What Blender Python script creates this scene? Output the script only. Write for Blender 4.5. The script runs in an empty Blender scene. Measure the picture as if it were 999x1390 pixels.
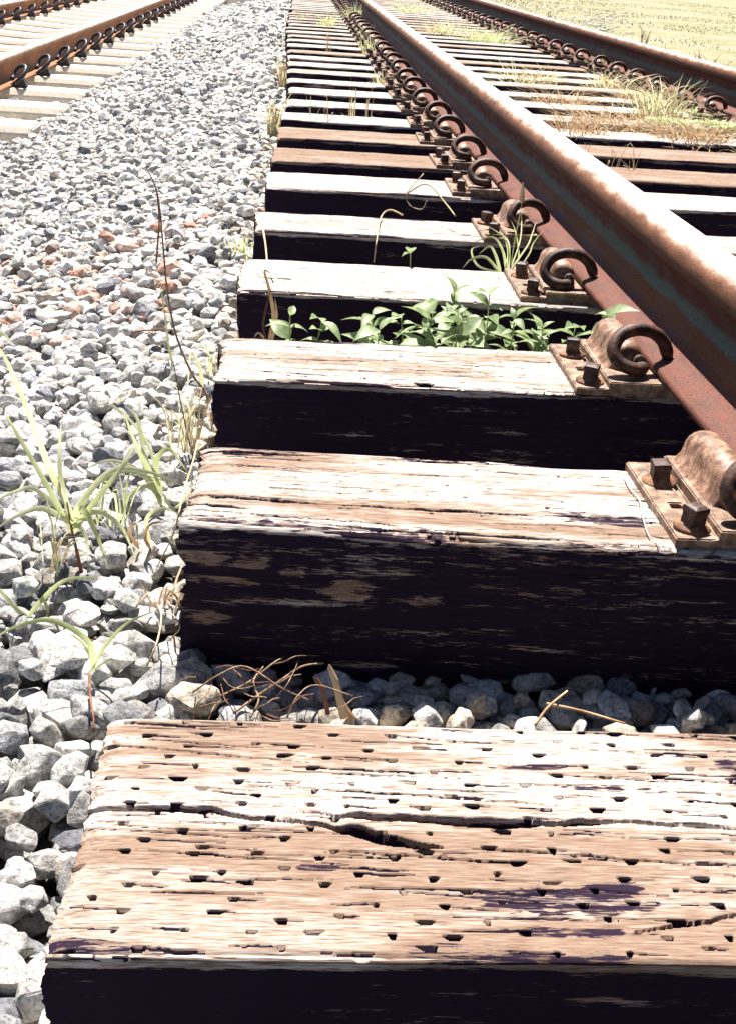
import bpy, bmesh, math, random
import numpy as np
from mathutils import Vector, Matrix, Euler

random.seed(7)
rng = np.random.default_rng(7)
S = bpy.context.scene
COL = S.collection

# ------------------------------------------------------------------ camera
CAM_H = 0.55
F_PX, CX, CY = 1700.0, 500.0, 650.0          # focal length and principal point for a 999 x 1390 picture

def camera_axes():
    m, vx, vy = 0.07, 406 - CX, -69 - CY
    d1 = np.array([vx, -vy, -F_PX])
    x2 = (-F_PX * F_PX - vy * vy + vy * m * vx) / (vx + vy * m)
    y2 = vy + m * (x2 - vx)
    d2 = np.array([x2, -y2, -F_PX])
    Y = d1 / np.linalg.norm(d1)
    X = d2 / np.linalg.norm(d2)
    if X[0] < 0:
        X = -X
    X = X - Y * np.dot(X, Y)
    X /= np.linalg.norm(X)
    return np.array([X, Y, np.cross(X, Y)])

RW = camera_axes()
cam_data = bpy.data.cameras.new('camera')
cam = bpy.data.objects.new('camera', cam_data)
COL.objects.link(cam)
M4 = Matrix([list(RW[0]) + [0], list(RW[1]) + [0], list(RW[2]) + [CAM_H], [0, 0, 0, 1]])
cam.matrix_world = M4
cam_data.sensor_fit = 'VERTICAL'
cam_data.sensor_height = 24.0
cam_data.lens = 24.0 * F_PX / 1390.0
cam_data.shift_y = -45.0 / 1390.0
cam_data.clip_start = 0.02
cam_data.clip_end = 3000.0
S.camera = cam

# ------------------------------------------------------------------ light
SUN_DIR = Vector((-0.05, 0.47, 0.86)).normalized()       # towards the sun
elev = math.asin(SUN_DIR.z)
azim = math.atan2(SUN_DIR.x, SUN_DIR.y)
world = bpy.data.worlds.new('World')
S.world = world
world.use_nodes = True
wn = world.node_tree.nodes
bg = wn.get('Background') or wn.new('ShaderNodeBackground')
sky = wn.new('ShaderNodeTexSky')
sky.sky_type = 'NISHITA'
sky.sun_disc = False
sky.sun_elevation = elev
sky.sun_rotation = azim
sky.air_density = 0.55
sky.dust_density = 0.5
sky.ozone_density = 1.0
world.node_tree.links.new(sky.outputs[0], bg.inputs[0])
bg.inputs[1].default_value = 0.05
sun_data = bpy.data.lights.new('sun', 'SUN')
sun_data.energy = 5.0
sun_data.angle = math.radians(0.5)
sun_data.color = (1.0, 0.94, 0.875)
sun = bpy.data.objects.new('sun', sun_data)
sun.rotation_euler = SUN_DIR.to_track_quat('Z', 'Y').to_euler()
sun.location = (2, 5, 10)
COL.objects.link(sun)
S.view_settings.view_transform = 'Standard'
S.view_settings.look = 'None'
S.view_settings.gamma = 1.0
S.view_settings.exposure = 1.65

# ------------------------------------------------------------------ small helpers
def ray(x, y):
    return RW @ np.array([x - CX, -(y - CY), -F_PX])

def on_z(x, y, z=0.0):
    v = ray(x, y); t = (z - CAM_H) / v[2]
    return Vector((v[0] * t, v[1] * t, z))

def at_Y(x, y, Y):
    v = ray(x, y); t = Y / v[1]
    return Vector((v[0] * t, Y, CAM_H + v[2] * t))

def tag(o, label=None, cat=None, group=None, kind=None):
    if label: o['label'] = label
    if cat: o['category'] = cat
    if group: o['group'] = group
    if kind: o['kind'] = kind
    return o

def link(name, me, mat=None, parent=None):
    o = bpy.data.objects.new(name, me)
    COL.objects.link(o)
    if mat is not None and len(me.materials) == 0:
        me.materials.append(mat)
    if parent is not None:
        o.parent = parent
    return o

def empty(name, loc=(0, 0, 0), rz=0.0):
    o = bpy.data.objects.new(name, None)
    o.empty_display_size = 0.05
    o.location = loc
    o.rotation_euler = (0, 0, rz)
    COL.objects.link(o)
    return o

def copy_tree(o, parent=None):
    c = o.copy()
    COL.objects.link(c)
    c.parent = parent
    for ch in list(o.children):
        copy_tree(ch, c)
    return c

ORD = ['zeroth', 'first', 'second', 'third', 'fourth', 'fifth', 'sixth', 'seventh', 'eighth', 'ninth', 'tenth', 'eleventh',
       'twelfth', 'thirteenth', 'fourteenth', 'fifteenth', 'sixteenth', 'seventeenth', 'eighteenth', 'nineteenth']
TENS = {2: ('twentieth', 'twenty'), 3: ('thirtieth', 'thirty'), 4: ('fortieth', 'forty')}
def ordinal(n):
    if n < 20: return ORD[n]
    a, b = TENS[n // 10]
    return a if n % 10 == 0 else b + '-' + ORD[n % 10]

def mesh_np(name, V, quads=None, tris=None, smooth=True):
    """mesh from numpy arrays"""
    me = bpy.data.meshes.new(name)
    nq = 0 if quads is None else len(quads)
    nt = 0 if tris is None else len(tris)
    me.vertices.add(len(V))
    me.vertices.foreach_set('co', np.ascontiguousarray(V, dtype=np.float32).ravel())
    idx = []
    if nq: idx.append(np.asarray(quads, dtype=np.int32).ravel())
    if nt: idx.append(np.asarray(tris, dtype=np.int32).ravel())
    idx = np.concatenate(idx)
    me.loops.add(len(idx))
    me.loops.foreach_set('vertex_index', idx)
    me.polygons.add(nq + nt)
    starts = np.concatenate([np.arange(nq) * 4, nq * 4 + np.arange(nt) * 3]).astype(np.int32)
    me.polygons.foreach_set('loop_start', starts)
    me.polygons.foreach_set('use_smooth', np.full(nq + nt, smooth, dtype=bool))
    me.update(calc_edges=True)
    me.validate()
    return me

def set_color(me, name, C):
    a = me.color_attributes.new(name, 'FLOAT_COLOR', 'POINT')
    if C.shape[1] == 3:
        C = np.concatenate([C, np.ones((len(C), 1))], axis=1)
    a.data.foreach_set('color', C.astype(np.float32).ravel())

def bm_mesh(name, bm, smooth=False):
    me = bpy.data.meshes.new(name)
    bmesh.ops.recalc_face_normals(bm, faces=bm.faces[:])
    bm.to_mesh(me); bm.free()
    for p in me.polygons: p.use_smooth = smooth
    return me

def catmull(pts, n=8):
    P = [Vector(p) for p in pts]
    if len(P) < 3: return P
    P = [P[0] * 2 - P[1]] + P + [P[-1] * 2 - P[-2]]
    out = []
    for i in range(1, len(P) - 2):
        for k in range(n):
            t = k / n
            a, b, c, d = P[i - 1], P[i], P[i + 1], P[i + 2]
            out.append(0.5 * ((2 * b) + (c - a) * t + (2 * a - 5 * b + 4 * c - d) * t * t + (3 * b - a - 3 * c + d) * t ** 3))
    out.append(P[-2].copy())
    return out

def tube_bm(bm, pts, radii, seg=8, cap=True):
    n = len(pts)
    if not hasattr(radii, '__len__'): radii = [radii] * n
    rings = []
    up = Vector((0.13, 0.21, 0.97)).normalized()
    T0 = (pts[1] - pts[0]).normalized()
    N = (up - T0 * up.dot(T0)).normalized()
    for i, p in enumerate(pts):
        T = (pts[min(i + 1, n - 1)] - pts[max(i - 1, 0)]).normalized()
        N = (N - T * N.dot(T))
        N = N.normalized() if N.length > 1e-6 else T.orthogonal().normalized()
        B = T.cross(N)
        r = radii[i]
        rings.append([bm.verts.new(p + (N * math.cos(2 * math.pi * k / seg) + B * math.sin(2 * math.pi * k / seg)) * r) for k in range(seg)])
    for a, b in zip(rings, rings[1:]):
        for k in range(seg):
            bm.faces.new((a[k], a[(k + 1) % seg], b[(k + 1) % seg], b[k]))
    if cap:
        bm.faces.new(rings[0][::-1]); bm.faces.new(rings[-1])

# vectorised value noise
def _hash(ix, iy, seed):
    h = (ix.astype(np.int64) * 374761393 + iy.astype(np.int64) * 668265263 + seed * 1442695041) & 0xFFFFFFFF
    h = ((h ^ (h >> 13)) * 1274126177) & 0xFFFFFFFF
    h = h ^ (h >> 16)
    return (h & 0xFFFFFF) / float(0xFFFFFF)

def vnoise(x, y, seed=0):
    x = np.asarray(x, dtype=float); y = np.asarray(y, dtype=float)
    x, y = np.broadcast_arrays(x, y)
    ix = np.floor(x); iy = np.floor(y)
    fx = x - ix; fy = y - iy
    fx = fx * fx * (3 - 2 * fx); fy = fy * fy * (3 - 2 * fy)
    a = _hash(ix, iy, seed); b = _hash(ix + 1, iy, seed)
    c = _hash(ix, iy + 1, seed); d = _hash(ix + 1, iy + 1, seed)
    return (a * (1 - fx) + b * fx) * (1 - fy) + (c * (1 - fx) + d * fx) * fy

def fbm(x, y, seed=0, octv=4):
    s = 0; a = 0.5; t = 0
    for k in range(octv):
        s = s + a * vnoise(x * 2 ** k, y * 2 ** k, seed + k * 17); t += a; a *= 0.55
    return s / t

def sstep(a, b, x):
    t = np.clip((x - a) / (b - a), 0, 1)
    return t * t * (3 - 2 * t)

# ------------------------------------------------------------------ materials
class NT:
    def __init__(self, name):
        self.m = bpy.data.materials.new(name)
        self.m.use_nodes = True
        self.t = self.m.node_tree
        self.b = self.t.nodes.get('Principled BSDF')
        self.out = self.t.nodes.get('Material Output')
    def n(self, kind, **kw):
        nd = self.t.nodes.new(kind)
        for k, v in kw.items(): setattr(nd, k, v)
        return nd
    def l(self, a, b): self.t.links.new(a, b)
    def coord(self, which='Object', scale=(1, 1, 1)):
        if which == 'Position':
            src = self.n('ShaderNodeNewGeometry').outputs['Position']
        else:
            src = self.n('ShaderNodeTexCoord').outputs[which]
        mp = self.n('ShaderNodeMapping'); mp.inputs['Scale'].default_value = scale
        self.l(src, mp.inputs['Vector'])
        return mp.outputs[0]
    def noise(self, vec, scale, detail=4, rough=0.55):
        nd = self.n('ShaderNodeTexNoise')
        nd.inputs['Scale'].default_value = scale
        nd.inputs['Detail'].default_value = detail
        nd.inputs['Roughness'].default_value = rough
        self.l(vec, nd.inputs['Vector'])
        return nd.outputs['Fac']
    def ramp(self, fac, stops):
        nd = self.n('ShaderNodeValToRGB')
        e = nd.color_ramp.elements
        while len(e) > 1: e.remove(e[-1])
        e[0].position = stops[0][0]; e[0].color = tuple(stops[0][1]) + (1,)
        for p, c in stops[1:]:
            x = e.new(p); x.color = tuple(c) + (1,)
        self.l(fac, nd.inputs[0])
        return nd.outputs['Color']
    def mix(self, fac, a, b, mode='MIX'):
        nd = self.n('ShaderNodeMix', data_type='RGBA', blend_type=mode)
        for sock, v in ((nd.inputs[0], fac), (nd.inputs[6], a), (nd.inputs[7], b)):
            if isinstance(v, (int, float)): sock.default_value = v
            elif isinstance(v, tuple): sock.default_value = v + (1,) if len(v) == 3 else v
            else: self.l(v, sock)
        return nd.outputs[2]
    def math(self, op, a, b=0.0, clamp=False):
        nd = self.n('ShaderNodeMath', operation=op, use_clamp=clamp)
        for sock, v in ((nd.inputs[0], a), (nd.inputs[1], b)):
            if isinstance(v, (int, float)): sock.default_value = v
            else: self.l(v, sock)
        return nd.outputs[0]
    def mrange(self, v, a, b, c=0.0, d=1.0):
        nd = self.n('ShaderNodeMapRange', interpolation_type='SMOOTHSTEP')
        self.l(v, nd.inputs[0])
        for i, x in enumerate((a, b, c, d)): nd.inputs[i + 1].default_value = x
        return nd.outputs[0]
    def bump(self, h, strength, dist=0.002):
        nd = self.n('ShaderNodeBump')
        nd.inputs['Strength'].default_value = strength
        nd.inputs['Distance'].default_value = dist
        self.l(h, nd.inputs['Height'])
        self.l(nd.outputs[0], self.b.inputs['Normal'])
    def base(self, c):
        if isinstance(c, tuple): self.b.inputs['Base Color'].default_value = c + (1,)
        else: self.l(c, self.b.inputs['Base Color'])
    def set(self, rough=0.8, spec=0.3, metal=0.0):
        self.b.inputs['Roughness'].default_value = rough
        self.b.inputs['Specular IOR Level'].default_value = spec
        self.b.inputs['Metallic'].default_value = metal

def mat_wood():
    w = NT('weathered_wood')
    at = w.n('ShaderNodeAttribute', attribute_name='wear_tone')
    sep = w.n('ShaderNodeSeparateColor'); w.l(at.outputs['Color'], sep.inputs[0])
    dark, brown, pale = sep.outputs[0], sep.outputs[1], sep.outputs[2]
    fine = w.noise(w.coord('Position', (48, 620, 620)), 1.0, 6, 0.65)
    mid = w.noise(w.coord('Position', (6, 120, 120)), 1.0, 5, 0.6)
    big = w.noise(w.coord('Position', (2.2, 14, 14)), 1.0, 4, 0.6)
    palec = w.ramp(fine, [(0.34, (0.10, 0.062, 0.045)), (0.42, (0.26, 0.20, 0.165)), (0.50, (0.40, 0.355, 0.315)), (0.62, (0.52, 0.49, 0.45))])
    brownc = w.ramp(fine, [(0.30, (0.08, 0.048, 0.032)), (0.42, (0.160, 0.104, 0.074)), (0.56, (0.215, 0.152, 0.112)), (0.70, (0.33, 0.265, 0.215))])
    f1 = w.math('ADD', w.mrange(w.math('ADD', w.math('MULTIPLY', mid, 0.45), big), 0.62, 0.86), brown)
    f1 = w.math('SUBTRACT', f1, pale, clamp=True)
    c = w.mix(f1, palec, brownc)
    # dark creosote streaks in the lit wood
    st = w.mrange(w.math('ADD', w.math('MULTIPLY', fine, 0.55), w.math('MULTIPLY', mid, 0.6)), 0.37, 0.455, 1.0, 0.0)
    st = w.math('MULTIPLY', st, 0.6)
    # flaky edge of the dark areas
    dk = w.math('ADD', dark, w.math('MULTIPLY', w.math('SUBTRACT', w.math('ADD', w.math('MULTIPLY', fine, 0.6), w.math('MULTIPLY', mid, 0.4)), 0.5), 2.9))
    dk = w.mrange(dk, 0.43, 0.58)
    dk2 = w.math('MAXIMUM', dk, st)
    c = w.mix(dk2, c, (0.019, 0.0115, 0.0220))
    w.base(c); w.set(0.95, 0.05)
    h = w.math('ADD', w.math('MULTIPLY', fine, 0.6), mid)
    w.bump(h, 0.4, 0.0014)
    return w.m

def stone_colour(w, tint):
    p = w.coord('Position')
    sp = w.noise(p, 260, 5, 0.75)
    md = w.noise(p, 70, 4, 0.6)
    lg = w.noise(p, 22, 3, 0.5)
    base = w.ramp(w.math('ADD', w.math('MULTIPLY', md, 0.6), w.math('MULTIPLY', lg, 0.4)),
                  [(0.36, (0.27, 0.265, 0.25)), (0.5, (0.54, 0.525, 0.50)), (0.62, (0.80, 0.78, 0.74))])
    spk = w.ramp(sp, [(0.32, (0.22, 0.22, 0.23)), (0.43, (0.62, 0.62, 0.62)), (0.5, (0.95, 0.95, 0.95)), (0.62, (1.08, 1.08, 1.07))])
    c = w.mix(1.0, base, spk, 'MULTIPLY')
    c = w.mix(1.0, c, tint, 'MULTIPLY')
    w.base(c); w.set(0.8, 0.25)
    w.bump(w.math('ADD', md, w.math('MULTIPLY', sp, 0.45)), 0.8, 0.004)

def mat_stone_attr():
    w = NT('ballast_stone_mass')
    at = w.n('ShaderNodeAttribute', attribute_name='tint')
    stone_colour(w, at.outputs['Color'])
    return w.m

def mat_stone_obj():
    w = NT('ballast_stone')
    oi = w.n('ShaderNodeObjectInfo')
    stone_colour(w, oi.outputs['Color'])
    return w.m

def mat_rail(name, old=True):
    w = NT(name)
    tc = w.n('ShaderNodeTexCoord')
    sx = w.n('ShaderNodeSeparateXYZ'); w.l(tc.outputs['Object'], sx.inputs[0])
    n1 = w.noise(w.coord('Object', (1, 0.35, 1)), 45, 5, 0.6)
    n2 = w.noise(w.coord('Object'), 380, 4, 0.65)
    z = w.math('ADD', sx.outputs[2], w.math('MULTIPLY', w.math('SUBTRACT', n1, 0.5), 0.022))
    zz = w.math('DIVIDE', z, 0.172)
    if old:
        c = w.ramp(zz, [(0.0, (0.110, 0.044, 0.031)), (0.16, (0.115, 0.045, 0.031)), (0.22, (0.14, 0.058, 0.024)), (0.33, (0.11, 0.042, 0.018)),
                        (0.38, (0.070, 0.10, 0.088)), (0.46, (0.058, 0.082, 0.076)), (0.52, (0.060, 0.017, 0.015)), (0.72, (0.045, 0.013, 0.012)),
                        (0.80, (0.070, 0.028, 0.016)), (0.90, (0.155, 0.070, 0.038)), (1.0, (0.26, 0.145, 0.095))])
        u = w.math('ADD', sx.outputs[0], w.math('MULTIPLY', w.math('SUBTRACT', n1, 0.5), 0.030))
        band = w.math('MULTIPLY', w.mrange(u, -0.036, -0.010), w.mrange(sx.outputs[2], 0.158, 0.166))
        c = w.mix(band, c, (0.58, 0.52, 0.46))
    else:
        c = w.ramp(zz, [(0.0, (0.27, 0.13, 0.062)), (0.75, (0.30, 0.145, 0.072)), (0.92, (0.34, 0.23, 0.16)), (0.97, (0.62, 0.56, 0.48))])
    var = w.ramp(n1, [(0.3, (0.68, 0.66, 0.64)), (0.5, (1, 1, 1)), (0.7, (1.3, 1.24, 1.2))])
    c = w.mix(1.0, c, var, 'MULTIPLY')
    pit = w.ramp(n2, [(0.36, (0.5, 0.46, 0.45)), (0.5, (1, 1, 1)), (0.64, (1.25, 1.2, 1.15))])
    c = w.mix(1.0, c, pit, 'MULTIPLY')
    w.base(c); w.set(0.7, 0.14)
    w.l(w.mrange(n1, 0.3, 0.7, 0.55, 0.8), w.b.inputs['Roughness'])
    w.bump(w.math('ADD', n2, w.math('MULTIPLY', n1, 0.6)), 0.35, 0.0015)
    return w.m

def mat_rust(name, c0, c1, c2, rough=0.6, spec=0.35, bump=0.4):
    w = NT(name)
    p = w.coord('Position')
    n1 = w.noise(p, 70, 4, 0.6); n2 = w.noise(p, 420, 3, 0.7)
    c = w.ramp(w.math('ADD', w.math('MULTIPLY', n1, 0.65), w.math('MULTIPLY', n2, 0.35)), [(0.38, c0), (0.5, c1), (0.62, c2)])
    w.base(c); w.set(rough, spec)
    w.bump(w.math('ADD', n2, n1), bump, 0.0012)
    return w.m

def mat_simple(name, c0, c1, scale=40, rough=0.8, spec=0.2, stretch=(1, 1, 1), bump=0.2, trans=0.0):
    w = NT(name)
    n1 = w.noise(w.coord('Position', stretch), scale, 4, 0.6)
    c = w.ramp(n1, [(0.35, c0), (0.65, c1)])
    w.base(c); w.set(rough, spec)
    if bump: w.bump(n1, bump, 0.002)
    if trans:
        tr = w.n('ShaderNodeBsdfTranslucent'); w.l(c, tr.inputs[0])
        mx = w.n('ShaderNodeMixShader'); mx.inputs[0].default_value = trans
        w.l(w.b.outputs[0], mx.inputs[1]); w.l(tr.outputs[0], mx.inputs[2])
        w.l(mx.outputs[0], w.out.inputs['Surface'])
    return w.m

def mat_field():
    w = NT('field_grass_soil')
    p = w.coord('Position')
    n1 = w.noise(p, 0.9, 5, 0.6); n2 = w.noise(p, 14, 4, 0.7); n3 = w.noise(p, 110, 3, 0.7)
    c = w.ramp(w.math('ADD', w.math('MULTIPLY', n1, 0.6), w.math('MULTIPLY', n2, 0.4)),
               [(0.38, (0.175, 0.18, 0.095)), (0.5, (0.22, 0.21, 0.13)), (0.62, (0.29, 0.25, 0.185))])
    c = w.mix(1.0, c, w.ramp(n3, [(0.35, (0.85, 0.85, 0.8)), (0.55, (1.05, 1.05, 1.05))]), 'MULTIPLY')
    w.base(c); w.set(0.95, 0.1); w.bump(n3, 0.5, 0.01)
    return w.m

WOOD = mat_wood()
STONE_A, STONE_O = mat_stone_attr(), mat_stone_obj()
RAIL_OLD, RAIL_NEW = mat_rail('rusty_rail_steel', True), mat_rail('brown_rail_steel', False)
PLATE = mat_rust('tan_rust_plate', (0.07, 0.036, 0.022), (0.19, 0.115, 0.07), (0.34, 0.235, 0.16), 0.5, 0.4)
SHOULDER = mat_rust('rust_shoulder', (0.06, 0.026, 0.016), (0.19, 0.10, 0.058), (0.36, 0.23, 0.15), 0.5, 0.4)
SPIKE = mat_rust('dark_rust_head', (0.022, 0.011, 0.010), (0.05, 0.025, 0.019), (0.13, 0.07, 0.045), 0.55, 0.3)
FLANGE = mat_rust('orange_rust_flange', (0.06, 0.025, 0.015), (0.17, 0.08, 0.04), (0.32, 0.17, 0.09), 0.7, 0.25)
CLIP = mat_rust('dark_rust_clip', (0.016, 0.008, 0.007), (0.048, 0.021, 0.014), (0.15, 0.068, 0.038), 0.55, 0.25)
CLIP_BLACK = mat_simple('black_clip_steel', (0.012, 0.010, 0.013), (0.03, 0.025, 0.028), 90, 0.5, 0.4)
CONCRETE = mat_simple('pale_concrete', (0.60, 0.52, 0.41), (0.74, 0.68, 0.56), 60, 0.85, 0.2, (1, 1, 1), 0.5)
GRASS = mat_simple('pale_green_blade', (0.38, 0.44, 0.19), (0.58, 0.62, 0.33), 30, 0.55, 0.35, (1, 1, 1), 0.0, 0.5)
GRASS_PALE = mat_simple('straw_green_blade', (0.54, 0.56, 0.29), (0.70, 0.70, 0.46), 40, 0.6, 0.3, (1, 1, 1), 0.0, 0.5)
LEAF = mat_simple('seedling_leaf', (0.13, 0.21, 0.075), (0.38, 0.44, 0.24), 60, 0.5, 0.35, (1, 1, 1), 0.1, 0.4)
FERN = mat_simple('fern_leaf', (0.20, 0.28, 0.08), (0.36, 0.42, 0.16), 60, 0.6, 0.3, (1, 1, 1), 0.0, 0.3)
STRAW = mat_simple('dry_straw', (0.42, 0.31, 0.18), (0.62, 0.50, 0.34), 60, 0.7, 0.2, (1, 1, 1), 0.0, 0.15)
DRYGRASS = mat_simple('dry_brown_grass', (0.34, 0.20, 0.10), (0.60, 0.42, 0.25), 40, 0.8, 0.15, (1, 1, 1), 0.0, 0.15)
REDSTEM = mat_simple('red_brown_stem', (0.12, 0.045, 0.03), (0.25, 0.11, 0.06), 90, 0.7, 0.2, (1, 1, 1), 0.0)
TWIG = mat_simple('grey_brown_twig', (0.13, 0.08, 0.05), (0.34, 0.24, 0.16), 120, 0.85, 0.1, (1, 1, 1), 0.3)
STRING = mat_simple('white_string', (0.62, 0.60, 0.57), (0.75, 0.73, 0.7), 200, 0.8, 0.2, (1, 1, 1), 0.0)
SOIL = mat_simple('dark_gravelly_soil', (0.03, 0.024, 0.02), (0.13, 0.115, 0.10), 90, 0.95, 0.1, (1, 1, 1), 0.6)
FIELD = mat_field()
FIELDGRASS = mat_simple('field_blade', (0.18, 0.185, 0.10), (0.25, 0.23, 0.15), 1.5, 0.9, 0.15, (1, 1, 1), 0.0, 0.3)
BUSH = mat_simple('bush_leaf', (0.04, 0.065, 0.02), (0.10, 0.13, 0.045), 6, 0.7, 0.2, (1, 1, 1), 0.0, 0.15)

# ------------------------------------------------------------------ ground
PROF_X = np.array([-60, -7.0, -5.6, -4.6, -1.35, -0.75, -0.22, 2.4, 2.9, 3.4])
PROF_Z = np.array([-0.62, -0.62, -0.60, -0.455, -0.455, -0.32, -0.195, -0.19, -0.16, -0.12])
def gz(x): return np.interp(x, PROF_X, PROF_Z)

def sheet(name, xs, ys, zf, mat):
    X, Y = np.meshgrid(xs, ys)
    V = np.stack([X, Y, zf(X, Y)], -1).reshape(-1, 3)
    nx, ny = len(xs), len(ys)
    i = np.arange(nx * ny).reshape(ny, nx)
    q = np.stack([i[:-1, :-1], i[:-1, 1:], i[1:, 1:], i[1:, :-1]], -1).reshape(-1, 4)
    o = link(name, mesh_np(name, V, quads=q), mat)
    tag(o, kind='structure')
    return o

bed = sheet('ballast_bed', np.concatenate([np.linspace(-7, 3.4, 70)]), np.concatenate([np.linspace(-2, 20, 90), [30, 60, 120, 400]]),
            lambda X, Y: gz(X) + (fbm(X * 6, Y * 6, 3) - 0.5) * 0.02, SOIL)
field = sheet('grass_field', np.concatenate([np.linspace(3.4, 30, 60), [60, 200, 900]]), np.concatenate([np.linspace(-2, 60, 90), [120, 400, 1500]]),
              lambda X, Y: -0.12 + (fbm(X * 0.7, Y * 0.7, 5) - 0.5) * 0.10 * sstep(3.4, 4.2, X), FIELD)
left_ground = sheet('ground', [-900, -200, -30, -7], [-2, 60, 400, 1500], lambda X, Y: -0.62 + 0 * X, FIELD)

# ------------------------------------------------------------------ wooden sleepers
# (front Y, back Y, left end X, right end X, rotation about the left end, tone)
TIE_H = 0.235
def tie_mesh(spec):
    yf, yb, xl, xr = spec['yf'], spec['yb'], spec['xl'], spec['xr']
    step, stepc = spec['step'], spec['stepc']
    seed = spec['seed']
    W = yb - yf
    xvis = min(spec.get('xvis', 0.75), xr)
    ns = max(8, int((xvis - xl) / step))
    xs = xl + (xvis - xl) * np.linspace(0, 1, ns)
    if xvis < xr - 0.01:
        xs = np.concatenate([xs, np.linspace(xvis, xr, max(6, int((xr - xvis) / max(step * 4, 0.02))))[1:]])
    nt = max(6, int(W / stepc)); nf = max(4, int(0.17 / (stepc * spec.get('facef', 1.3)))); nb = max(3, nf // 4)
    # perimeter: front bottom -> front top -> back top -> back bottom
    pf = np.linspace(-TIE_H, 0, nf, endpoint=False) * 1.0
    pf = np.concatenate([[-TIE_H], np.linspace(-0.17, 0, nf)[:-1]])
    sy = np.concatenate([np.zeros(len(pf)), np.linspace(0, W, nt), np.full(nb, W)])
    sz = np.concatenate([pf, np.zeros(nt), np.linspace(0, -TIE_H, nb + 1)[1:]])
    part = np.concatenate([np.zeros(len(pf)), np.ones(nt), np.full(nb, 2)])       # 0 front 1 top 2 back
    sv = np.concatenate([pf, np.linspace(0, W, nt), W + np.linspace(0, TIE_H, nb + 1)[1:]])
    n_s, n_x = len(sv), len(xs)
    U = np.repeat(xs[:, None], n_s, 1)
    Vv = np.repeat(sv[None, :], n_x, 0)
    H = np.zeros((n_x, n_s)); D = np.zeros((n_x, n_s)); B = np.zeros((n_x, n_s)); P = np.zeros((n_x, n_s))
    warp = (fbm(U * 2.2, Vv * 5, seed + 5, 3) - 0.5) * 0.05
    G = Vv + warp                                                          # grain coordinate
    # grain relief
    gs = spec.get('grain', 1.0)
    H += (fbm(U * 18, G * 260, seed + 1, 4) - 0.5) * 0.0019 * gs
    H += (fbm(U * 5, G * 55, seed + 2, 4) - 0.5) * 0.0022 * gs
    if spec.get('rough', 0):
        H += (fbm(U * 12, G * 70, seed + 9, 4) - 0.5) * spec['rough']
    top = (part == 1)[None, :]
    front = (part == 0)[None, :]
    R = np.random.default_rng(seed)
    def crack(path, width, depth, dark=1.0):
        px = np.array([p[0] for p in path]); pv = np.array([p[1] for p in path])
        sel = np.where((xs >= px[0]) & (xs <= px[-1]))[0]
        if len(sel) < 2: return
        u = xs[sel]
        c = np.interp(u, px, pv) + (fbm(u * 60, u * 0, seed + 3, 3) - 0.5) * 0.0045 * min(1, width / 0.0015)
        t = (u - px[0]) / (px[-1] - px[0])
        w = width * np.clip(np.sin(np.pi * np.clip(t, 0.02, 0.98)) ** 0.5, 0, 1) * (0.45 + 1.1 * vnoise(u * 45, u * 0, seed + 4))
        if spec.get('open_left') and px[0] <= xl + 0.012: w = np.where(t < 0.5, np.maximum(w, width * (0.6 + 0.5 * vnoise(u * 45, u * 0, seed + 4))), w)
        d = np.abs(sv[None, :] - c[:, None])
        m = np.clip(1.25 - d / np.maximum(w[:, None], 1e-5), 0, 1)
        m = sstep(0, 0.6, m) * ~front[0][None, :] if True else m
        H[sel] -= m * depth
        D[sel] = np.maximum(D[sel], np.clip(m * 1.9, 0, 1.25) * dark)  # crack colour is darkened along with its depth
    for c in spec.get('cracks', []): crack(*c)
    for _ in range(spec.get('ncrack', 30)):
        x0 = R.uniform(xl - 0.02, xvis); L = R.uniform(0.03, 0.16); v0 = R.uniform(0.004, W - 0.004)
        crack([(x0, v0), (x0 + L, v0 + L * R.uniform(-0.09, 0.03))], R.uniform(0.5, 1.15) * spec.get('crw', 0.0011), R.uniform(0.002, 0.006))
    # incisions cut by the treatment machine
    inc = spec.get('inc')
    if inc:
        iw, ih, idp, du, dv = inc
        j = 0
        v = 0.006
        while v < W - 0.004:
            u = xl + 0.01 + (j * 0.42 % 1.0) * du
            while u < xvis:
                cu = u + R.normal(0, 0.0055); cv = v + R.normal(0, 0.0022)
                if R.random() < spec.get('incp', 0.9):
                    k = R.uniform(0.35, 1.25); hh = ih * R.uniform(0.75, 1.3)
                    a, b = np.searchsorted(xs, [cu - iw * 1.6, cu + iw * 1.6])
                    if b - a > 1:
                        e = (xs[a:b, None] - cu) / (iw * k); f = (sv[None, :] - cv) / hh
                        skew = R.uniform(-0.25, 0.25)
                        wloc = 0.95 - 0.55 * np.clip(0.5 - f * 0.5, 0, 1)
                        m = np.clip((wloc - np.abs(e + skew * f)) / 0.22, 0, 1) * np.clip((1 - np.abs(f)) / 0.3, 0, 1) * top
                        H[a:b] -= m * idp
                        D[a:b] = np.maximum(D[a:b], np.clip(m * 4.0, 0, 1.5))  # slot colour is darkened where it is cut in
                    if R.random() < 0.6:
                        s = 1 if R.random() < 0.55 else -1
                        L = R.uniform(0.010, 0.055) * min(1, iw / 0.006); z0 = cv + hh * 0.4
                        pth = [(cu, z0), (cu + s * L, z0 - s * L * R.uniform(0.0, 0.1))]
                        crack(sorted(pth), R.uniform(0.0005, 0.0011), 0.0022)
                u += du
            v += dv; j += 1
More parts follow.
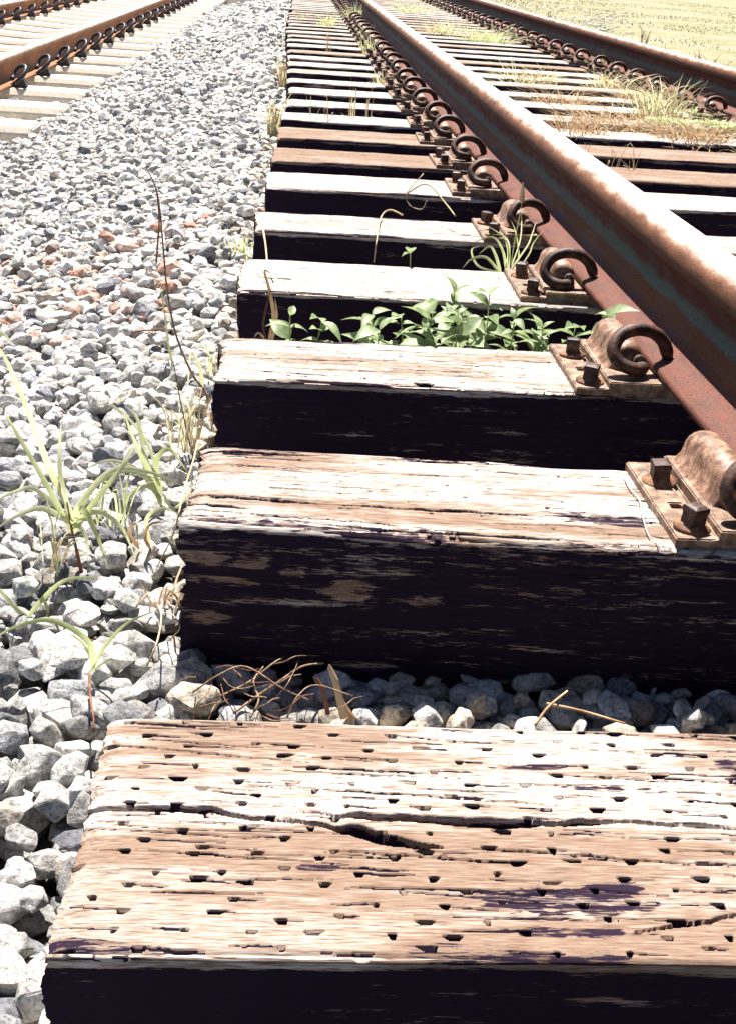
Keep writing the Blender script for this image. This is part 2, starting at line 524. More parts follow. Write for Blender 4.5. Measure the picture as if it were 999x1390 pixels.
    # stains, bare and bleached areas
    for (x0, x1, v0, v1, ch, amt) in spec.get('patches', []):
        cx, cv, rx, rv = (x0 + x1) / 2, (v0 + v1) / 2, (x1 - x0) / 2, (v1 - v0) / 2
        rr = np.sqrt(((U - cx) / rx) ** 2 + ((Vv - cv) / rv) ** 2)
        m = sstep(1.25, 0.4, rr + (fbm(U * 18, G * 90, seed + 30, 3) - 0.5) * 1.1) * amt
        if ch == 'd':
            fl = sstep(0.40, 0.62, fbm(U * 60, G * 430, seed + 33, 4) * 0.6 + fbm(U * 90, G * 120, seed + 34, 2) * 0.4 + (m - 0.55) * 0.30)
            D = np.maximum(D, np.minimum(m * 1.8, 1.0) * (0.15 + 0.45 * fl))
        elif ch == 'f': pass
        elif ch == 'b': B += m
        else: P += m
    if ch_lo := spec.get('zones'):
        for (v0, v1, ch, amt) in ch_lo:
            m = sstep(v0 - 0.012, v0 + 0.012, Vv) * sstep(v1 + 0.012, v1 - 0.012, Vv) * top * amt
            if ch == 'b': B += m
            else: P += m
    # creosoted sides
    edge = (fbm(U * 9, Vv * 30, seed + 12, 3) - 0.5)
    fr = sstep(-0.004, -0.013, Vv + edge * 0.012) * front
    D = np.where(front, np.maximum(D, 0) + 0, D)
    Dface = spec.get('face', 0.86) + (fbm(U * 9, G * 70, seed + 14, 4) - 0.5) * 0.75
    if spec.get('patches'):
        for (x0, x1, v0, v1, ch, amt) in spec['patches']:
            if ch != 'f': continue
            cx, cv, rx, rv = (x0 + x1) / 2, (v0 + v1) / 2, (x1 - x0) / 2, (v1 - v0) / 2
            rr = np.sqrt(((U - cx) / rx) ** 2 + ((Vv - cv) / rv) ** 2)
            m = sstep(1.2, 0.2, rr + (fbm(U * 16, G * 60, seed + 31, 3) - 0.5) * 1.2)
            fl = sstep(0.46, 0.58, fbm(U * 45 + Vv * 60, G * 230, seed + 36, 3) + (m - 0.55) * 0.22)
            Dface = Dface - np.minimum(m * 1.6, 1) * (0.35 + 0.3 * fl) * amt  # streaky blotches on the front face, lighter and browner
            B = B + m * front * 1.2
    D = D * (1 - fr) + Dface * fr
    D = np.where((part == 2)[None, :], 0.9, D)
    # worn dark flakes along the top edges
    ed = np.minimum(np.abs(sv), np.abs(sv - W))[None, :]
    D = np.maximum(D, sstep(0.016, 0.0, ed + (fbm(U * 7, G * 40, seed + 20, 3) - 0.45) * 0.05) * 0.62 * top)
    D = D + spec.get('dark', 0.0) * top
    B = B + spec.get('brown', 0.0); P = P + spec.get('pale', 0.0)
    # geometry
    rad = spec.get('rad', 0.006)
    yy = np.repeat(sy[None, :], n_x, 0).copy(); zz = np.repeat(sz[None, :], n_x, 0).copy()
    # round and wear the long edges
    dz = np.where(top, np.minimum(np.abs(Vv), np.abs(Vv - W)), 9)
    worn = rad * (0.5 + 1.6 * fbm(U * 5, U * 0 + (Vv > W / 2) * 7, seed + 40, 4))
    zz -= np.where(top, np.clip(worn - dz, 0, None) ** 2 / np.maximum(worn, 1e-4) * 0.6, 0)
    dfz = np.where(front, np.abs(Vv), 9)
    yy += np.where(front, np.clip(worn - dfz, 0, None) ** 2 / np.maximum(worn, 1e-4) * 0.6, 0)
    zz += np.where(top, H, 0)
    yy += np.where(front, -H * 1.5, 0)
    # ragged left end
    xx = U.copy()
    rag = (fbm(sv * 150, sv * 0 + 1.5, seed + 50, 4) - 0.5) * 2 * spec.get('rag', 0.006) + (fbm(sv * 14, sv * 0, seed + 51, 2) - 0.5) * 0.012
    fall = np.exp(-(xs - xl) / 0.02)
    xx += rag[None, :] * fall[:, None]
    zz += np.where(top, -0.006 * np.exp(-(xs - xl) / 0.008)[:, None] * (0.4 + vnoise(sv * 90, sv * 0, seed + 52))[None, :], 0)
    for (x0, x1, amt) in spec.get('endnotch', []): pass
    V = np.stack([xx, yf + yy, zz], -1).reshape(-1, 3)
    i = np.arange(n_x * n_s).reshape(n_x, n_s)
    q = [np.stack([i[:-1, :-1], i[1:, :-1], i[1:, 1:], i[:-1, 1:]], -1).reshape(-1, 4)]
    q.append(np.stack([i[:-1, -1], i[1:, -1], i[1:, 0], i[:-1, 0]], -1).reshape(-1, 4))
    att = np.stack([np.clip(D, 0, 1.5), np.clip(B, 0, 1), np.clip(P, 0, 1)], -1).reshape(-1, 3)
    # end caps
    Vx = [V]; At = [att]; tr = []
    nv = len(V)
    for side, row in ((0, i[0]), (1, i[-1])):
        prev = row
        ctr = np.array([V[row][:, 0].mean(), yf + W / 2, -TIE_H / 2])
        for s in (0.8, 0.4):
            ring = ctr + (V[row] - ctr) * s
            ring[:, 0] = V[row][:, 0] + rng.normal(0, 0.0012, n_s) + (0.004 if side == 0 else -0.004) * (1 - s)
            Vx.append(ring); At.append(np.tile([0.8, 0.3, 0], (n_s, 1)))
            cur = nv + np.arange(n_s); nv += n_s
            a, b = prev, np.roll(prev, -1); c, d = np.roll(cur, -1), cur
            qq = np.stack([a, d, c, b] if side == 0 else [a, b, c, d], -1)
            q.append(qq); prev = cur
        Vx.append(ctr[None]); At.append(np.array([[0.8, 0.3, 0]]))
        a, b = prev, np.roll(prev, -1); c = np.full(n_s, nv); nv += 1
        tr.append(np.stack([a, c, b] if side == 0 else [a, b, c], -1))
    V = np.concatenate(Vx); att = np.concatenate(At)
    # turn in plan
    a = spec.get('rot', 0.0)
    ox, oy = xl, yf
    x, y = V[:, 0] - ox, V[:, 1] - oy
    V[:, 0] = ox + x * math.cos(a) - y * math.sin(a)
    V[:, 1] = oy + x * math.sin(a) + y * math.cos(a)
    V[:, 2] += spec.get('z', 0.0)
    V[:, 0] -= ox; V[:, 1] -= oy
    me = mesh_np('wooden_sleeper', V, quads=np.concatenate(q), tris=np.concatenate(tr), smooth=True)
    set_color(me, 'wear_tone', att)
    return me, (ox, oy, 0)

T0V = 0.575
def c0(pts): return [(on_z(x, y).x, on_z(x, y).y - T0V) for x, y in pts]
TIES = []
TIES.append(dict(yf=T0V, yb=0.824, xl=-0.122, xr=2.35, step=0.00075, stepc=0.00095, facef=2.0, seed=11, xvis=0.40, rot=-0.004,
    cracks=[(c0([(100, 1095), (285, 1098), (345, 1110), (400, 1118)]), 0.0030, 0.019), (c0([(385, 1112), (470, 1124), (560, 1146), (600, 1149)]), 0.0042, 0.020),
            (c0([(400, 1102), (560, 1110), (700, 1117), (850, 1112), (1010, 1124)]), 0.0034, 0.019), (c0([(120, 1106), (230, 1105)]), 0.001, 0.006),
            (c0([(640, 1150), (800, 1160), (1000, 1175)]), 0.0012, 0.006), (c0([(150, 1010), (420, 1035)]), 0.0008, 0.005),
            (c0([(300, 1062), (560, 1078), (760, 1092)]), 0.0008, 0.005), (c0([(860, 1262), (1000, 1240)]), 0.0024, 0.012)],
    ncrack=40, crw=0.0008, grain=0.16, inc=(0.0068, 0.0022, 0.010, 0.043, 0.0138), open_left=True, rad=0.005, rag=0.004,
    patches=[(0.13, 0.26, 0.035, 0.068, 'd', 1.15), (0.20, 0.26, 0.055, 0.075, 'd', 1.1), (0.02, 0.06, 0.075, 0.085, 'd', 1.0), (0.13, 0.24, 0.018, 0.03, 'd', 1.0), (0.14, 0.22, 0.190, 0.200, 'd', 0.95), (0.2, 0.3, 0.165, 0.176, 'd', 0.9),
             (0.33, 0.38, 0.17, 0.21, 'd', 1.0), (-0.15, 0.1, 0.20, 0.26, 'b', 0.9), (0.3, 0.42, 0.15, 0.26, 'b', 0.7),
             (-0.12, 0.42, 0.135, 0.185, 'p', 0.05)],
    zones=[(-0.03, 0.118, 'b', 0.62), (0.125, 0.2, 'p', 0.12)]))
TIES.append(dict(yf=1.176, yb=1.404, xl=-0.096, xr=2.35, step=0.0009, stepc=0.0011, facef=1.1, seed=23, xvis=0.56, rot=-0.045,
    cracks=[([(-0.10, 0.075), (0.05, 0.066), (0.2, 0.067), (0.36, 0.07)], 0.0021, 0.009), ([(-0.10, 0.052), (-0.03, 0.045)], 0.003, 0.008),
            ([(0.0, 0.118), (0.12, 0.116)], 0.0014, 0.005), ([(0.02, 0.02), (0.13, 0.007), (0.3, 0.01)], 0.0035, 0.010), ([(-0.09, 0.035), (0.1, 0.026), (0.2, 0.012)], 0.0016, 0.006),
            ([(0.1, 0.205), (0.3, 0.21)], 0.0013, 0.005), ([(-0.1, 0.2), (0.06, 0.208)], 0.0016, 0.006), ([(0.13, 0.16), (0.22, 0.17)], 0.0013, 0.004)],
    ncrack=46, crw=0.0011, face=0.76, inc=(0.0032, 0.0016, 0.004, 0.052, 0.026), incp=0.55, open_left=True, rad=0.012, rag=0.009, rough=0.003,
    patches=[(-0.11, 0.03, 0.185, 0.225, 'd', 0.95), (0.10, 0.36, 0.205, 0.232, 'd', 0.85), (0.28, 0.41, 0.045, 0.09, 'd', 1.15), (-0.11, 0.10, 0.0, 0.03, 'd', 0.9), (0.05, 0.2, -0.01, 0.02, 'd', 1.1),
             (-0.08, 0.3, 0.08, 0.18, 'p', 0.45), (0.1, 0.45, 0.02, 0.05, 'b', 0.7), (-0.12, 0.1, 0.17, 0.25, 'b', 0.8),
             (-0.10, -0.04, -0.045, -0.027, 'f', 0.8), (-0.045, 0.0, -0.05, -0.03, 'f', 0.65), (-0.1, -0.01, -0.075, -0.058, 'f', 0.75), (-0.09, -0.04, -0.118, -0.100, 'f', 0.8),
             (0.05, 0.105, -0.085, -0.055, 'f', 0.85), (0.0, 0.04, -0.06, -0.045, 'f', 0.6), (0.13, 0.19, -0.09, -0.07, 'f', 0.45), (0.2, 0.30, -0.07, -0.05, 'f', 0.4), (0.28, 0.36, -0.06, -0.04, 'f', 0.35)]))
TIES.append(dict(yf=1.648, yb=1.852, xl=-0.091, xr=2.35, step=0.0013, stepc=0.0014, facef=1.6, seed=37, xvis=0.60, rot=0.012,
    cracks=[([(-0.1, 0.16), (0.3, 0.165)], 0.0016, 0.005), ([(-0.1, 0.10), (0.2, 0.11)], 0.0016, 0.005), ([(0.1, 0.06), (0.45, 0.06)], 0.0014, 0.004), ([(0.185, 0.012), (0.215, 0.012)], 0.008, 0.012),
            ([(-0.1, 0.04), (0.1, 0.035)], 0.0014, 0.004)],
    ncrack=40, crw=0.0013, inc=(0.0034, 0.0014, 0.004, 0.036, 0.022), incp=0.7, rad=0.008, rag=0.008, pale=0.25, rough=0.002,
    patches=[(0.30, 0.46, 0.19, 0.22, 'd', 1.0), (-0.1, 0.1, 0.19, 0.22, 'b', 0.9), (0.2, 0.32, 0.05, 0.07, 'b', 0.6)]))
spec_more = [  # yf, yb, xl, tone(pale), brown, dark, rot
    (2.134, 2.381, -0.080, 0.75, 0, 0, 0.0), (2.640, 2.846, -0.068, 0.45, 0, 0.04, 0.012), (3.170, 3.410, -0.056, 0.8, 0, 0, 0.008),
    (3.600, 3.850, -0.049, 0.0, 0.75, 0.04, 0.006), (4.070, 4.335, -0.042, 0.0, 0.7, 0.08, 0.004), (4.530, 4.745, -0.036, 0.9, 0, 0, 0.006), (4.975, 5.185, -0.022, 0.4, 0, 0.02, 0.0),
    (5.430, 5.665, -0.018, 0.9, 0, 0, 0.0), (5.88, 6.075, -0.025, 0.7, 0, 0, 0), (6.36, 6.575, -0.03, 0.2, 0.2, 0.02, 0), (6.78, 7.01, -0.03, 0.8, 0, 0, 0),
    (7.22, 7.44, -0.035, 0.7, 0, 0, 0), (7.66, 7.87, -0.04, 0.1, 0.5, 0, 0), (8.16, 8.38, -0.045, 0.8, 0, 0, 0), (8.62, 8.83, -0.05, 0.5, 0, 0, 0)]
for k, (yf, yb, xl, pale, brown, dark, rot) in enumerate(spec_more):
    st = [0.002, 0.0028, 0.0035, 0.0045, 0.005][k] if k < 5 else (0.008 if k < 9 else 0.014)
    TIES.append(dict(yf=yf, yb=yb, xl=xl, xr=2.35 + random.uniform(-.05, .05), step=st, stepc=st * (0.9 if k < 5 else 0.8), facef=1.6, seed=50 + k * 7, xvis=0.75 if k < 5 else 1.6,
                     ncrack=34 if k < 3 else 12, crw=0.0015 if k < 3 else 0.0022, rad=0.006, rag=0.006, pale=pale, brown=brown, dark=dark, rot=rot, rough=0.002,
                     inc=(0.004, 0.0016, 0.004, 0.04, 0.03) if k < 2 else None, incp=0.5))
y = 9.10
k = 0
while y < 20.5:
    w = random.uniform(0.20, 0.24)
    TIES.append(dict(yf=y, yb=y + w, xl=-0.055 + random.uniform(-.02, .02), xr=2.35, step=0.03, stepc=0.02, facef=1.5, seed=200 + k * 3, xvis=2.0, ncrack=0,
                     rad=0.006, rag=0.006, pale=random.choice([0.2, 0.5, 0.8]), brown=random.choice([0, 0, 0.4])))
    y += random.uniform(0.44, 0.49); k += 1
NEAR_LABEL = {
    0: 'nearest reddish brown sleeper, covered in dark slots and split by a long crack',
    1: 'thick cracked wooden sleeper carrying the nearest rusty plate, tan patches on its black side',
    2: 'pale cracked sleeper with a small hole in its edge, before the seedlings',
    3: 'bleached wooden sleeper just behind the row of leafy seedlings, fourth from the camera',
    4: 'fifth wooden sleeper from the camera, dotted top, with a bent straw across it',
    5: 'bleached sixth wooden sleeper from the camera with black side',
    6: 'reddish brown seventh wooden sleeper from the camera, not bleached',
    7: 'reddish brown eighth wooden sleeper from the camera, just behind another brown one'}
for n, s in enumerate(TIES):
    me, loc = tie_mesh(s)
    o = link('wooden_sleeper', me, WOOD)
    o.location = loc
    if n < 8: lab = NEAR_LABEL[n]
    elif n < 22: lab = '%s wooden sleeper from the camera in the overgrown right track' % ordinal(n + 1)
    else: lab = 'far weathered wooden sleeper of the right track, %s from the camera' % ordinal(n + 1)
    tag(o, lab, 'sleeper', 'wooden sleepers under the overgrown track')
TIE_BOX = [(s['yf'], s['yb'], s['xl'], s['xr']) for s in TIES]

# ------------------------------------------------------------------ rails
def rail_profile(h=0.172, foot=0.15, head=0.074):
    half = []
    half += [(0.0, 0.0), (foot / 2 - 0.002, 0.0), (foot / 2, 0.003), (foot / 2, 0.009), (foot / 2 - 0.003, 0.0125)]
    half += [(0.050, 0.0175), (0.034, 0.0235), (0.022, 0.031), (0.0135, 0.042), (0.0095, 0.058), (0.0083, 0.080), (0.0085, 0.100), (0.0105, 0.114), (0.016, 0.121)]
    half += [(0.028, 0.126), (0.0345, 0.1285), (head / 2, 0.133), (head / 2 - 0.0003, 0.146), (head / 2 - 0.0016, 0.156), (head / 2 - 0.006, 0.1645), (head / 2 - 0.013, 0.1690), (head / 2 - 0.022, 0.1712), (0.0, h)]
    left = [(-x, z) for x, z in half[1:-1]][::-1]
    return half + left

def rail(x, zb, y0, y1, mat, label):
    prof = rail_profile()
    ys = np.concatenate([np.arange(y0, 12, 0.12), np.arange(12, y1, 1.0), [y1]])
    P = np.array(prof)
    V = np.zeros((len(ys), len(P), 3))
    V[:, :, 0] = P[None, :, 0]; V[:, :, 2] = P[None, :, 1]; V[:, :, 1] = ys[:, None] - y0
    n, m = len(ys), len(P)
    i = np.arange(n * m).reshape(n, m); j = np.roll(i, -1, 1)
    q = np.stack([i[:-1], i[1:], j[1:], j[:-1]], -1).reshape(-1, 4)
    V = V.reshape(-1, 3)
    c = len(V)
    Vc = np.concatenate([V, [[0, 0, 0.08]], [[0, y1 - y0, 0.08]]])
    t = [np.stack([i[0], j[0], np.full(m, c)], -1), np.stack([j[-1], i[-1], np.full(m, c + 1)], -1)]
    me = mesh_np('running_rail', Vc, quads=q, tris=np.concatenate(t))
    o = link('running_rail', me, mat)
    o.location = (x, y0, zb)
    tag(o, label, 'rail', 'running rails of the two tracks')
    return o

X_MAIN, X_RIGHT, Z_RAIL = 0.607, 1.907, 0.021
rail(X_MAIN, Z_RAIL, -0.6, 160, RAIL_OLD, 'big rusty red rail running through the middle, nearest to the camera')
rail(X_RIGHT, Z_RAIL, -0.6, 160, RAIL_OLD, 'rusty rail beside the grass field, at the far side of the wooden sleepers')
ZC = -0.35
X_L1, X_L2 = -1.80, -3.10
rail(X_L1, ZC + 0.008, 1.0, 160, RAIL_NEW, 'brown rail of the concrete track, the one next to the white ballast strip')
rail(X_L2, ZC + 0.008, 1.0, 160, RAIL_NEW, 'outermost brown rail of the concrete track, in the top corner of the view')

# ------------------------------------------------------------------ fastenings of the wooden track
def cell_plate(xs, ys, hfun, floor=-0.004):
    bm = bmesh.new()
    nx, ny = len(xs) - 1, len(ys) - 1
    Hh = [[hfun((xs[i] + xs[i + 1]) / 2, (ys[j] + ys[j + 1]) / 2) for j in range(ny)] for i in range(nx)]
    cache = {}
    def v(x, y, z):
        k = (round(x, 5), round(y, 5), round(z, 5))
        if k not in cache: cache[k] = bm.verts.new((x, y, z))
        return cache[k]
    def face(*a):
        try: bm.faces.new(a)
        except ValueError: pass
    for i in range(nx):
        for j in range(ny):
            x0, x1, y0, y1, h = xs[i], xs[i + 1], ys[j], ys[j + 1], Hh[i][j]
            face(v(x0, y0, h), v(x1, y0, h), v(x1, y1, h), v(x0, y1, h))
            for (a, b, ni, nj) in (((x0, y0), (x1, y0), i, j - 1), ((x1, y0), (x1, y1), i + 1, j), ((x1, y1), (x0, y1), i, j + 1), ((x0, y1), (x0, y0), i - 1, j)):
                hn = Hh[ni][nj] if 0 <= ni < nx and 0 <= nj < ny else floor
                if hn < h - 1e-6:
                    face(v(a[0], a[1], hn), v(b[0], b[1], hn), v(b[0], b[1], h), v(a[0], a[1], h))
    return bm

def h_plate(x, y):
    # local: rail foot edge at x = 0.115, plate from x = 0
    if 0.0375 < x < 0.0455 and abs(y) < 0.088 and y > -0.03: return 0.002
    if 0.018 < x < 0.032 and -0.0275 < y < -0.0125: return -0.002
    if x > 0.0455: return 0.0165
    return 0.0065
xs = [0.0, 0.018, 0.032, 0.0375, 0.0455, 0.06, 0.20]
ys = [-0.107, -0.06, -0.03, -0.0275, -0.0125, 0.03, 0.088, 0.107]
bm = cell_plate(xs, ys, h_plate)
bmesh.ops.recalc_face_normals(bm, faces=bm.faces[:])
sharp = [e for e in bm.edges if len(e.link_faces) == 2 and e.calc_face_angle(0) > 0.5]
bmesh.ops.bevel(bm, geom=sharp, offset=0.0016, segments=2, affect='EDGES', clamp_overlap=True)
plate_me = bm_mesh('baseplate', bm)

def shoulder_mesh():
    """barrel-shaped housing that the clip leg is driven into, with a sweeping flank to the plate"""
    bm = bmesh.new()
    prof = [(-0.036, 0.0), (-0.031, 0.004), (-0.025, 0.014), (-0.022, 0.026)]
    for k in range(9):
        a = math.radians(165 - k * 165 / 8)
        prof.append((0.0225 * math.cos(a) + 0.001, 0.029 + 0.0225 * math.sin(a)))
    prof += [(0.0235, 0.014), (0.024, 0.0)]
    ysl = [(-0.044, 0.70), (-0.040, 0.85), (-0.030, 0.95), (0.02, 1.0), (0.055, 1.0), (0.085, 0.98), (0.096, 0.90), (0.101, 0.78)]
    rings = []
    for yv, s in ysl:
        rings.append([bm.verts.new((x * (0.55 + 0.45 * s), yv, z * s)) for x, z in prof])
    for a, b in zip(rings, rings[1:]):
        for k in range(len(prof) - 1):
            bm.faces.new((a[k], b[k], b[k + 1], a[k + 1]))
    bm.faces.new(rings[0]); bm.faces.new(rings[-1][::-1])
    return bm_mesh('shoulder', bm, True)

def clip_mesh(r=0.0105, seg=12):
    pts = [(0.006, 0.03, 0.022), (0.006, -0.03, 0.020), (0.004, -0.056, 0.017), (-0.014, -0.067, 0.017), (-0.036, -0.060, 0.028), (-0.046, -0.048, 0.053),
           (-0.032, -0.034, 0.083), (-0.005, -0.026, 0.096), (0.024, -0.022, 0.091), (0.044, -0.020, 0.071), (0.053, -0.020, 0.048), (0.057, -0.020, 0.030)]
    pts = [(x * 0.93, y, 0.019 + (z - 0.019) * 0.66) for x, y, z in pts]
    P = catmull(pts, 5)
    n = len(P)
    bm = bmesh.new()
    tube_bm(bm, P, [r * (0.8 if i == 0 else 1) * (1 - 0.25 * max(0, (i - n + 5)) / 5) for i in range(n)], seg)
    return bm_mesh('spring_clip', bm, True)

def spike_mesh():
    bm = bmesh.new()
    # square head standing on a short collar
    def ringsq(s, z, tw=0.0):
        out = []
        for k in range(4):
            a = math.pi / 4 + k * math.pi / 2 + tw
            out.append(bm.verts.new((s * math.sqrt(2) * math.cos(a), s * math.sqrt(2) * math.sin(a), z)))
        return out
    L = [ringsq(0.0112, 0.004), ringsq(0.0108, 0.020), ringsq(0.0118, 0.0265), ringsq(0.0108, 0.0300), ringsq(0.0060, 0.0318)]
    for a, b in zip(L, L[1:]):
        for k in range(4): bm.faces.new((a[k], a[(k + 1) % 4], b[(k + 1) % 4], b[k]))
    bm.faces.new(L[-1])
    bmesh.ops.bevel(bm, geom=[e for e in bm.edges if abs(e.verts[0].co.z - e.verts[1].co.z) > 0.01], offset=0.0012, segments=2, affect='EDGES')
    return bm_mesh('square_head_screw', bm)

def flange_mesh():
    bm = bmesh.new()
    prof = [(0.0225, 0.0), (0.0232, 0.0022), (0.0205, 0.0048), (0.014, 0.0072), (0.0108, 0.0098), (0.0098, 0.0105)]
    seg = 20
    rings = [[bm.verts.new((r * math.cos(2 * math.pi * k / seg), r * math.sin(2 * math.pi * k / seg), z)) for k in range(seg)] for r, z in prof]
    for a, b in zip(rings, rings[1:]):
        for k in range(seg): bm.faces.new((a[k], a[(k + 1) % seg], b[(k + 1) % seg], b[k]))
    bm.faces.new(rings[-1])
    return bm_mesh('flange', bm, True)

sh_me, cl_me, sp_me, fl_me = shoulder_mesh(), clip_mesh(), spike_mesh(), flange_mesh()
cl_me_lo = clip_mesh(0.0105, 6)
def make_fastening(lo=False):
    r = empty('rail_fastening')
    link('baseplate', plate_me, PLATE, r)
    s = link('shoulder', sh_me, SHOULDER, r); s.location = (0.084, 0.0, 0.0150); s.scale = (0.95, 1.0, 0.84)
    c = link('spring_clip', cl_me_lo if lo else cl_me, CLIP, r); c.location = (0.093, -0.024, 0.0110); c.scale = (0.93, 0.93, 0.93)
    for yy, tz, rz in ((0.046, 0.0065, 0.15), (-0.079, 0.0065, -0.35)):
        p = link('square_head_screw', sp_me, SPIKE, r); p.location = (0.024, yy, tz); p.rotation_euler = (0, 0, rz); p.scale = (0.88, 0.88, 0.86)
        link('flange', fl_me, FLANGE, p)
    return r
fast = make_fastening()
first = True
PL_X = X_MAIN - 0.075 - 0.117
RFast = random.Random(5)
def place_fast(n, xoff, label, group):
    global first
    yf, yb, xl, xr = TIE_BOX[n]
    rot = TIES[n].get('rot', 0.0)
    yc = (yf + yb) / 2 + math.sin(rot) * (xoff - xl)
    f = fast if first else copy_tree(fast)
    first = False
    f.location = (xoff + RFast.uniform(-.003, .003), yc, 0.0035)
    f.rotation_euler = (0, 0, RFast.uniform(-0.02, 0.02))
    for c in f.children:
        if c.name.startswith('square_head_screw'):
            c.rotation_euler = (RFast.uniform(-.08, .08), RFast.uniform(-.08, .08), RFast.uniform(-0.6, 0.6))
        if c.name.startswith('spring_clip'):
            c.rotation_euler = (RFast.uniform(-.09, .09), RFast.uniform(-.07, .07), RFast.uniform(-.14, .14))
    tag(f, label, 'rail fastening', group)
G1 = 'rusty plates with ring clips along the big rail'
for n in range(1, len(TIES)):
    if n == 1: lab = 'nearest rusty plate and ring clip, with an empty square hole'
    elif n == 2: lab = 'second nearest rusty plate with two square screws and ring clip, right of the seedlings'
    elif n == 3: lab = 'rusty plate and ring clip on the bleached sleeper behind the seedlings'
    else: lab = 'rusty plate and ring clip under the big rail on the %s wooden sleeper' % ordinal(n + 1)
    place_fast(n, PL_X, lab, G1)
G2 = 'rusty plates with ring clips along the field side rail'
for n in range(8, len(TIES)):
    place_fast(n, X_RIGHT - 0.075 - 0.117, 'ring clip and plate of the rail beside the field, on the %s wooden sleeper' % ordinal(n + 1), G2)

# ------------------------------------------------------------------ concrete track
def conc_mesh():
    bm = bmesh.new()
    # long bar with chamfered long edges; a little lower at the middle
    secs = []
    for x, zt, w in ((0.0, -0.012, 0.13), (-0.012, 0.0, 0.145), (-0.25, 0.002, 0.145), (-0.75, 0.0, 0.145), (-1.2, -0.02, 0.13), (-1.65, 0.0, 0.145), (-2.30, 0.0, 0.145), (-2.31, -0.012, 0.13)):
        pr = [(-w - 0.03, -0.19), (-w, -0.035), (-w + 0.03, 0.0), (w - 0.03, 0.0), (w, -0.035), (w + 0.03, -0.19)]
        secs.append([bm.verts.new((x, a, b + zt)) for a, b in pr])
    for a, b in zip(secs, secs[1:]):
        for k in range(5): bm.faces.new((a[k], a[k + 1], b[k + 1], b[k]))
        bm.faces.new((a[5], a[0], b[0], b[5]))
    bm.faces.new(secs[0][::-1]); bm.faces.new(secs[-1])
    bmesh.ops.recalc_face_normals(bm, faces=bm.faces[:])
    bmesh.ops.bevel(bm, geom=[e for e in bm.edges if e.calc_face_angle(0) > 0.4], offset=0.006, segments=2, affect='EDGES')
    return bm_mesh('concrete_sleeper', bm)
cm = conc_mesh()
def eclip_mesh():
    pts = [(0.0, 0.045, 0.022), (0.0, -0.01, 0.020), (0.002, -0.045, 0.022), (-0.012, -0.062, 0.035), (-0.034, -0.05, 0.06), (-0.04, -0.02, 0.085), (-0.026, 0.01, 0.095),
           (0.0, 0.025, 0.088), (0.022, 0.03, 0.066), (0.03, 0.01, 0.04), (0.03, -0.02, 0.036)]
    bm = bmesh.new()
    tube_bm(bm, [Vector((-p.x, p.y, p.z)) for p in catmull(pts, 4)], 0.011, 7)
    return bm_mesh('spring_clip', bm, True)
ec = eclip_mesh()
def cast_shoulder():
    bm = bmesh.new()
    pr = [(-0.045, 0.0), (-0.02, 0.028), (0.02, 0.045), (0.035, 0.02), (0.05, -0.02), (0.045, -0.04)]
    a = [bm.verts.new((x, -0.028, z)) for x, z in pr]; b = [bm.verts.new((x * 0.9, 0.030, z)) for x, z in pr]
    for k in range(len(pr) - 1): bm.faces.new((a[k], a[k + 1], b[k + 1], b[k]))
    bm.faces.new(a); bm.faces.new(b[::-1])
    bmesh.ops.recalc_face_normals(bm, faces=bm.faces[:])
    bmesh.ops.bevel(bm, geom=bm.edges[:], offset=0.004, segments=2, affect='EDGES')
    return bm_mesh('shoulder', bm)
cs = cast_shoulder()
cf = empty('rail_clip')
link('shoulder', cs, CLIP_BLACK, cf)
e1 = link('spring_clip', ec, CLIP_BLACK, cf)
pad_bm = bmesh.new(); bmesh.ops.create_cube(pad_bm, size=1.0, matrix=Matrix.Translation((-0.07, 0, -0.002)) @ Matrix.Diagonal((0.09, 0.13, 0.010, 1)))
bmesh.ops.bevel(pad_bm, geom=pad_bm.edges[:], offset=0.002, segments=1, affect='EDGES')
link('rail_pad', bm_mesh('rail_pad', pad_bm), CLIP_BLACK, cf)
CONC = []
cfirst = True
for k in range(0, 24):
    yc = 6.62 + 0.79 * k
    o = link('concrete_sleeper', cm, CONCRETE)
    o.location = (-1.26 + random.uniform(-.03, .03), yc, ZC)
    o.rotation_euler = (0, 0, random.uniform(-.006, .006))
    CONC.append(yc)
    lab = ('nearest pale concrete sleeper of the left track, half buried in white ballast' if k == 0 else
           '%s pale concrete sleeper of the left track, counted from the camera' % ordinal(k + 1))
    tag(o, lab, 'sleeper', 'concrete sleepers of the left track')
    for xr_, nm in ((X_L1, 'rail next to the white ballast'), (X_L2, 'outermost rail')):
        if xr_ == X_L2 and k < 6: continue
        f = cf if cfirst else copy_tree(cf)
        cfirst = False
        f.location = (xr_ + 0.075 + 0.035, yc, ZC + 0.004)
        f.rotation_euler = (0, 0, random.uniform(-.08, .08)); f.scale = (1.25, 1.25, 1.3)
        tag(f, 'black ring clip of the %s, %s concrete sleeper' % (nm, ordinal(k + 1)), 'rail clip', 'black clips on the concrete track')

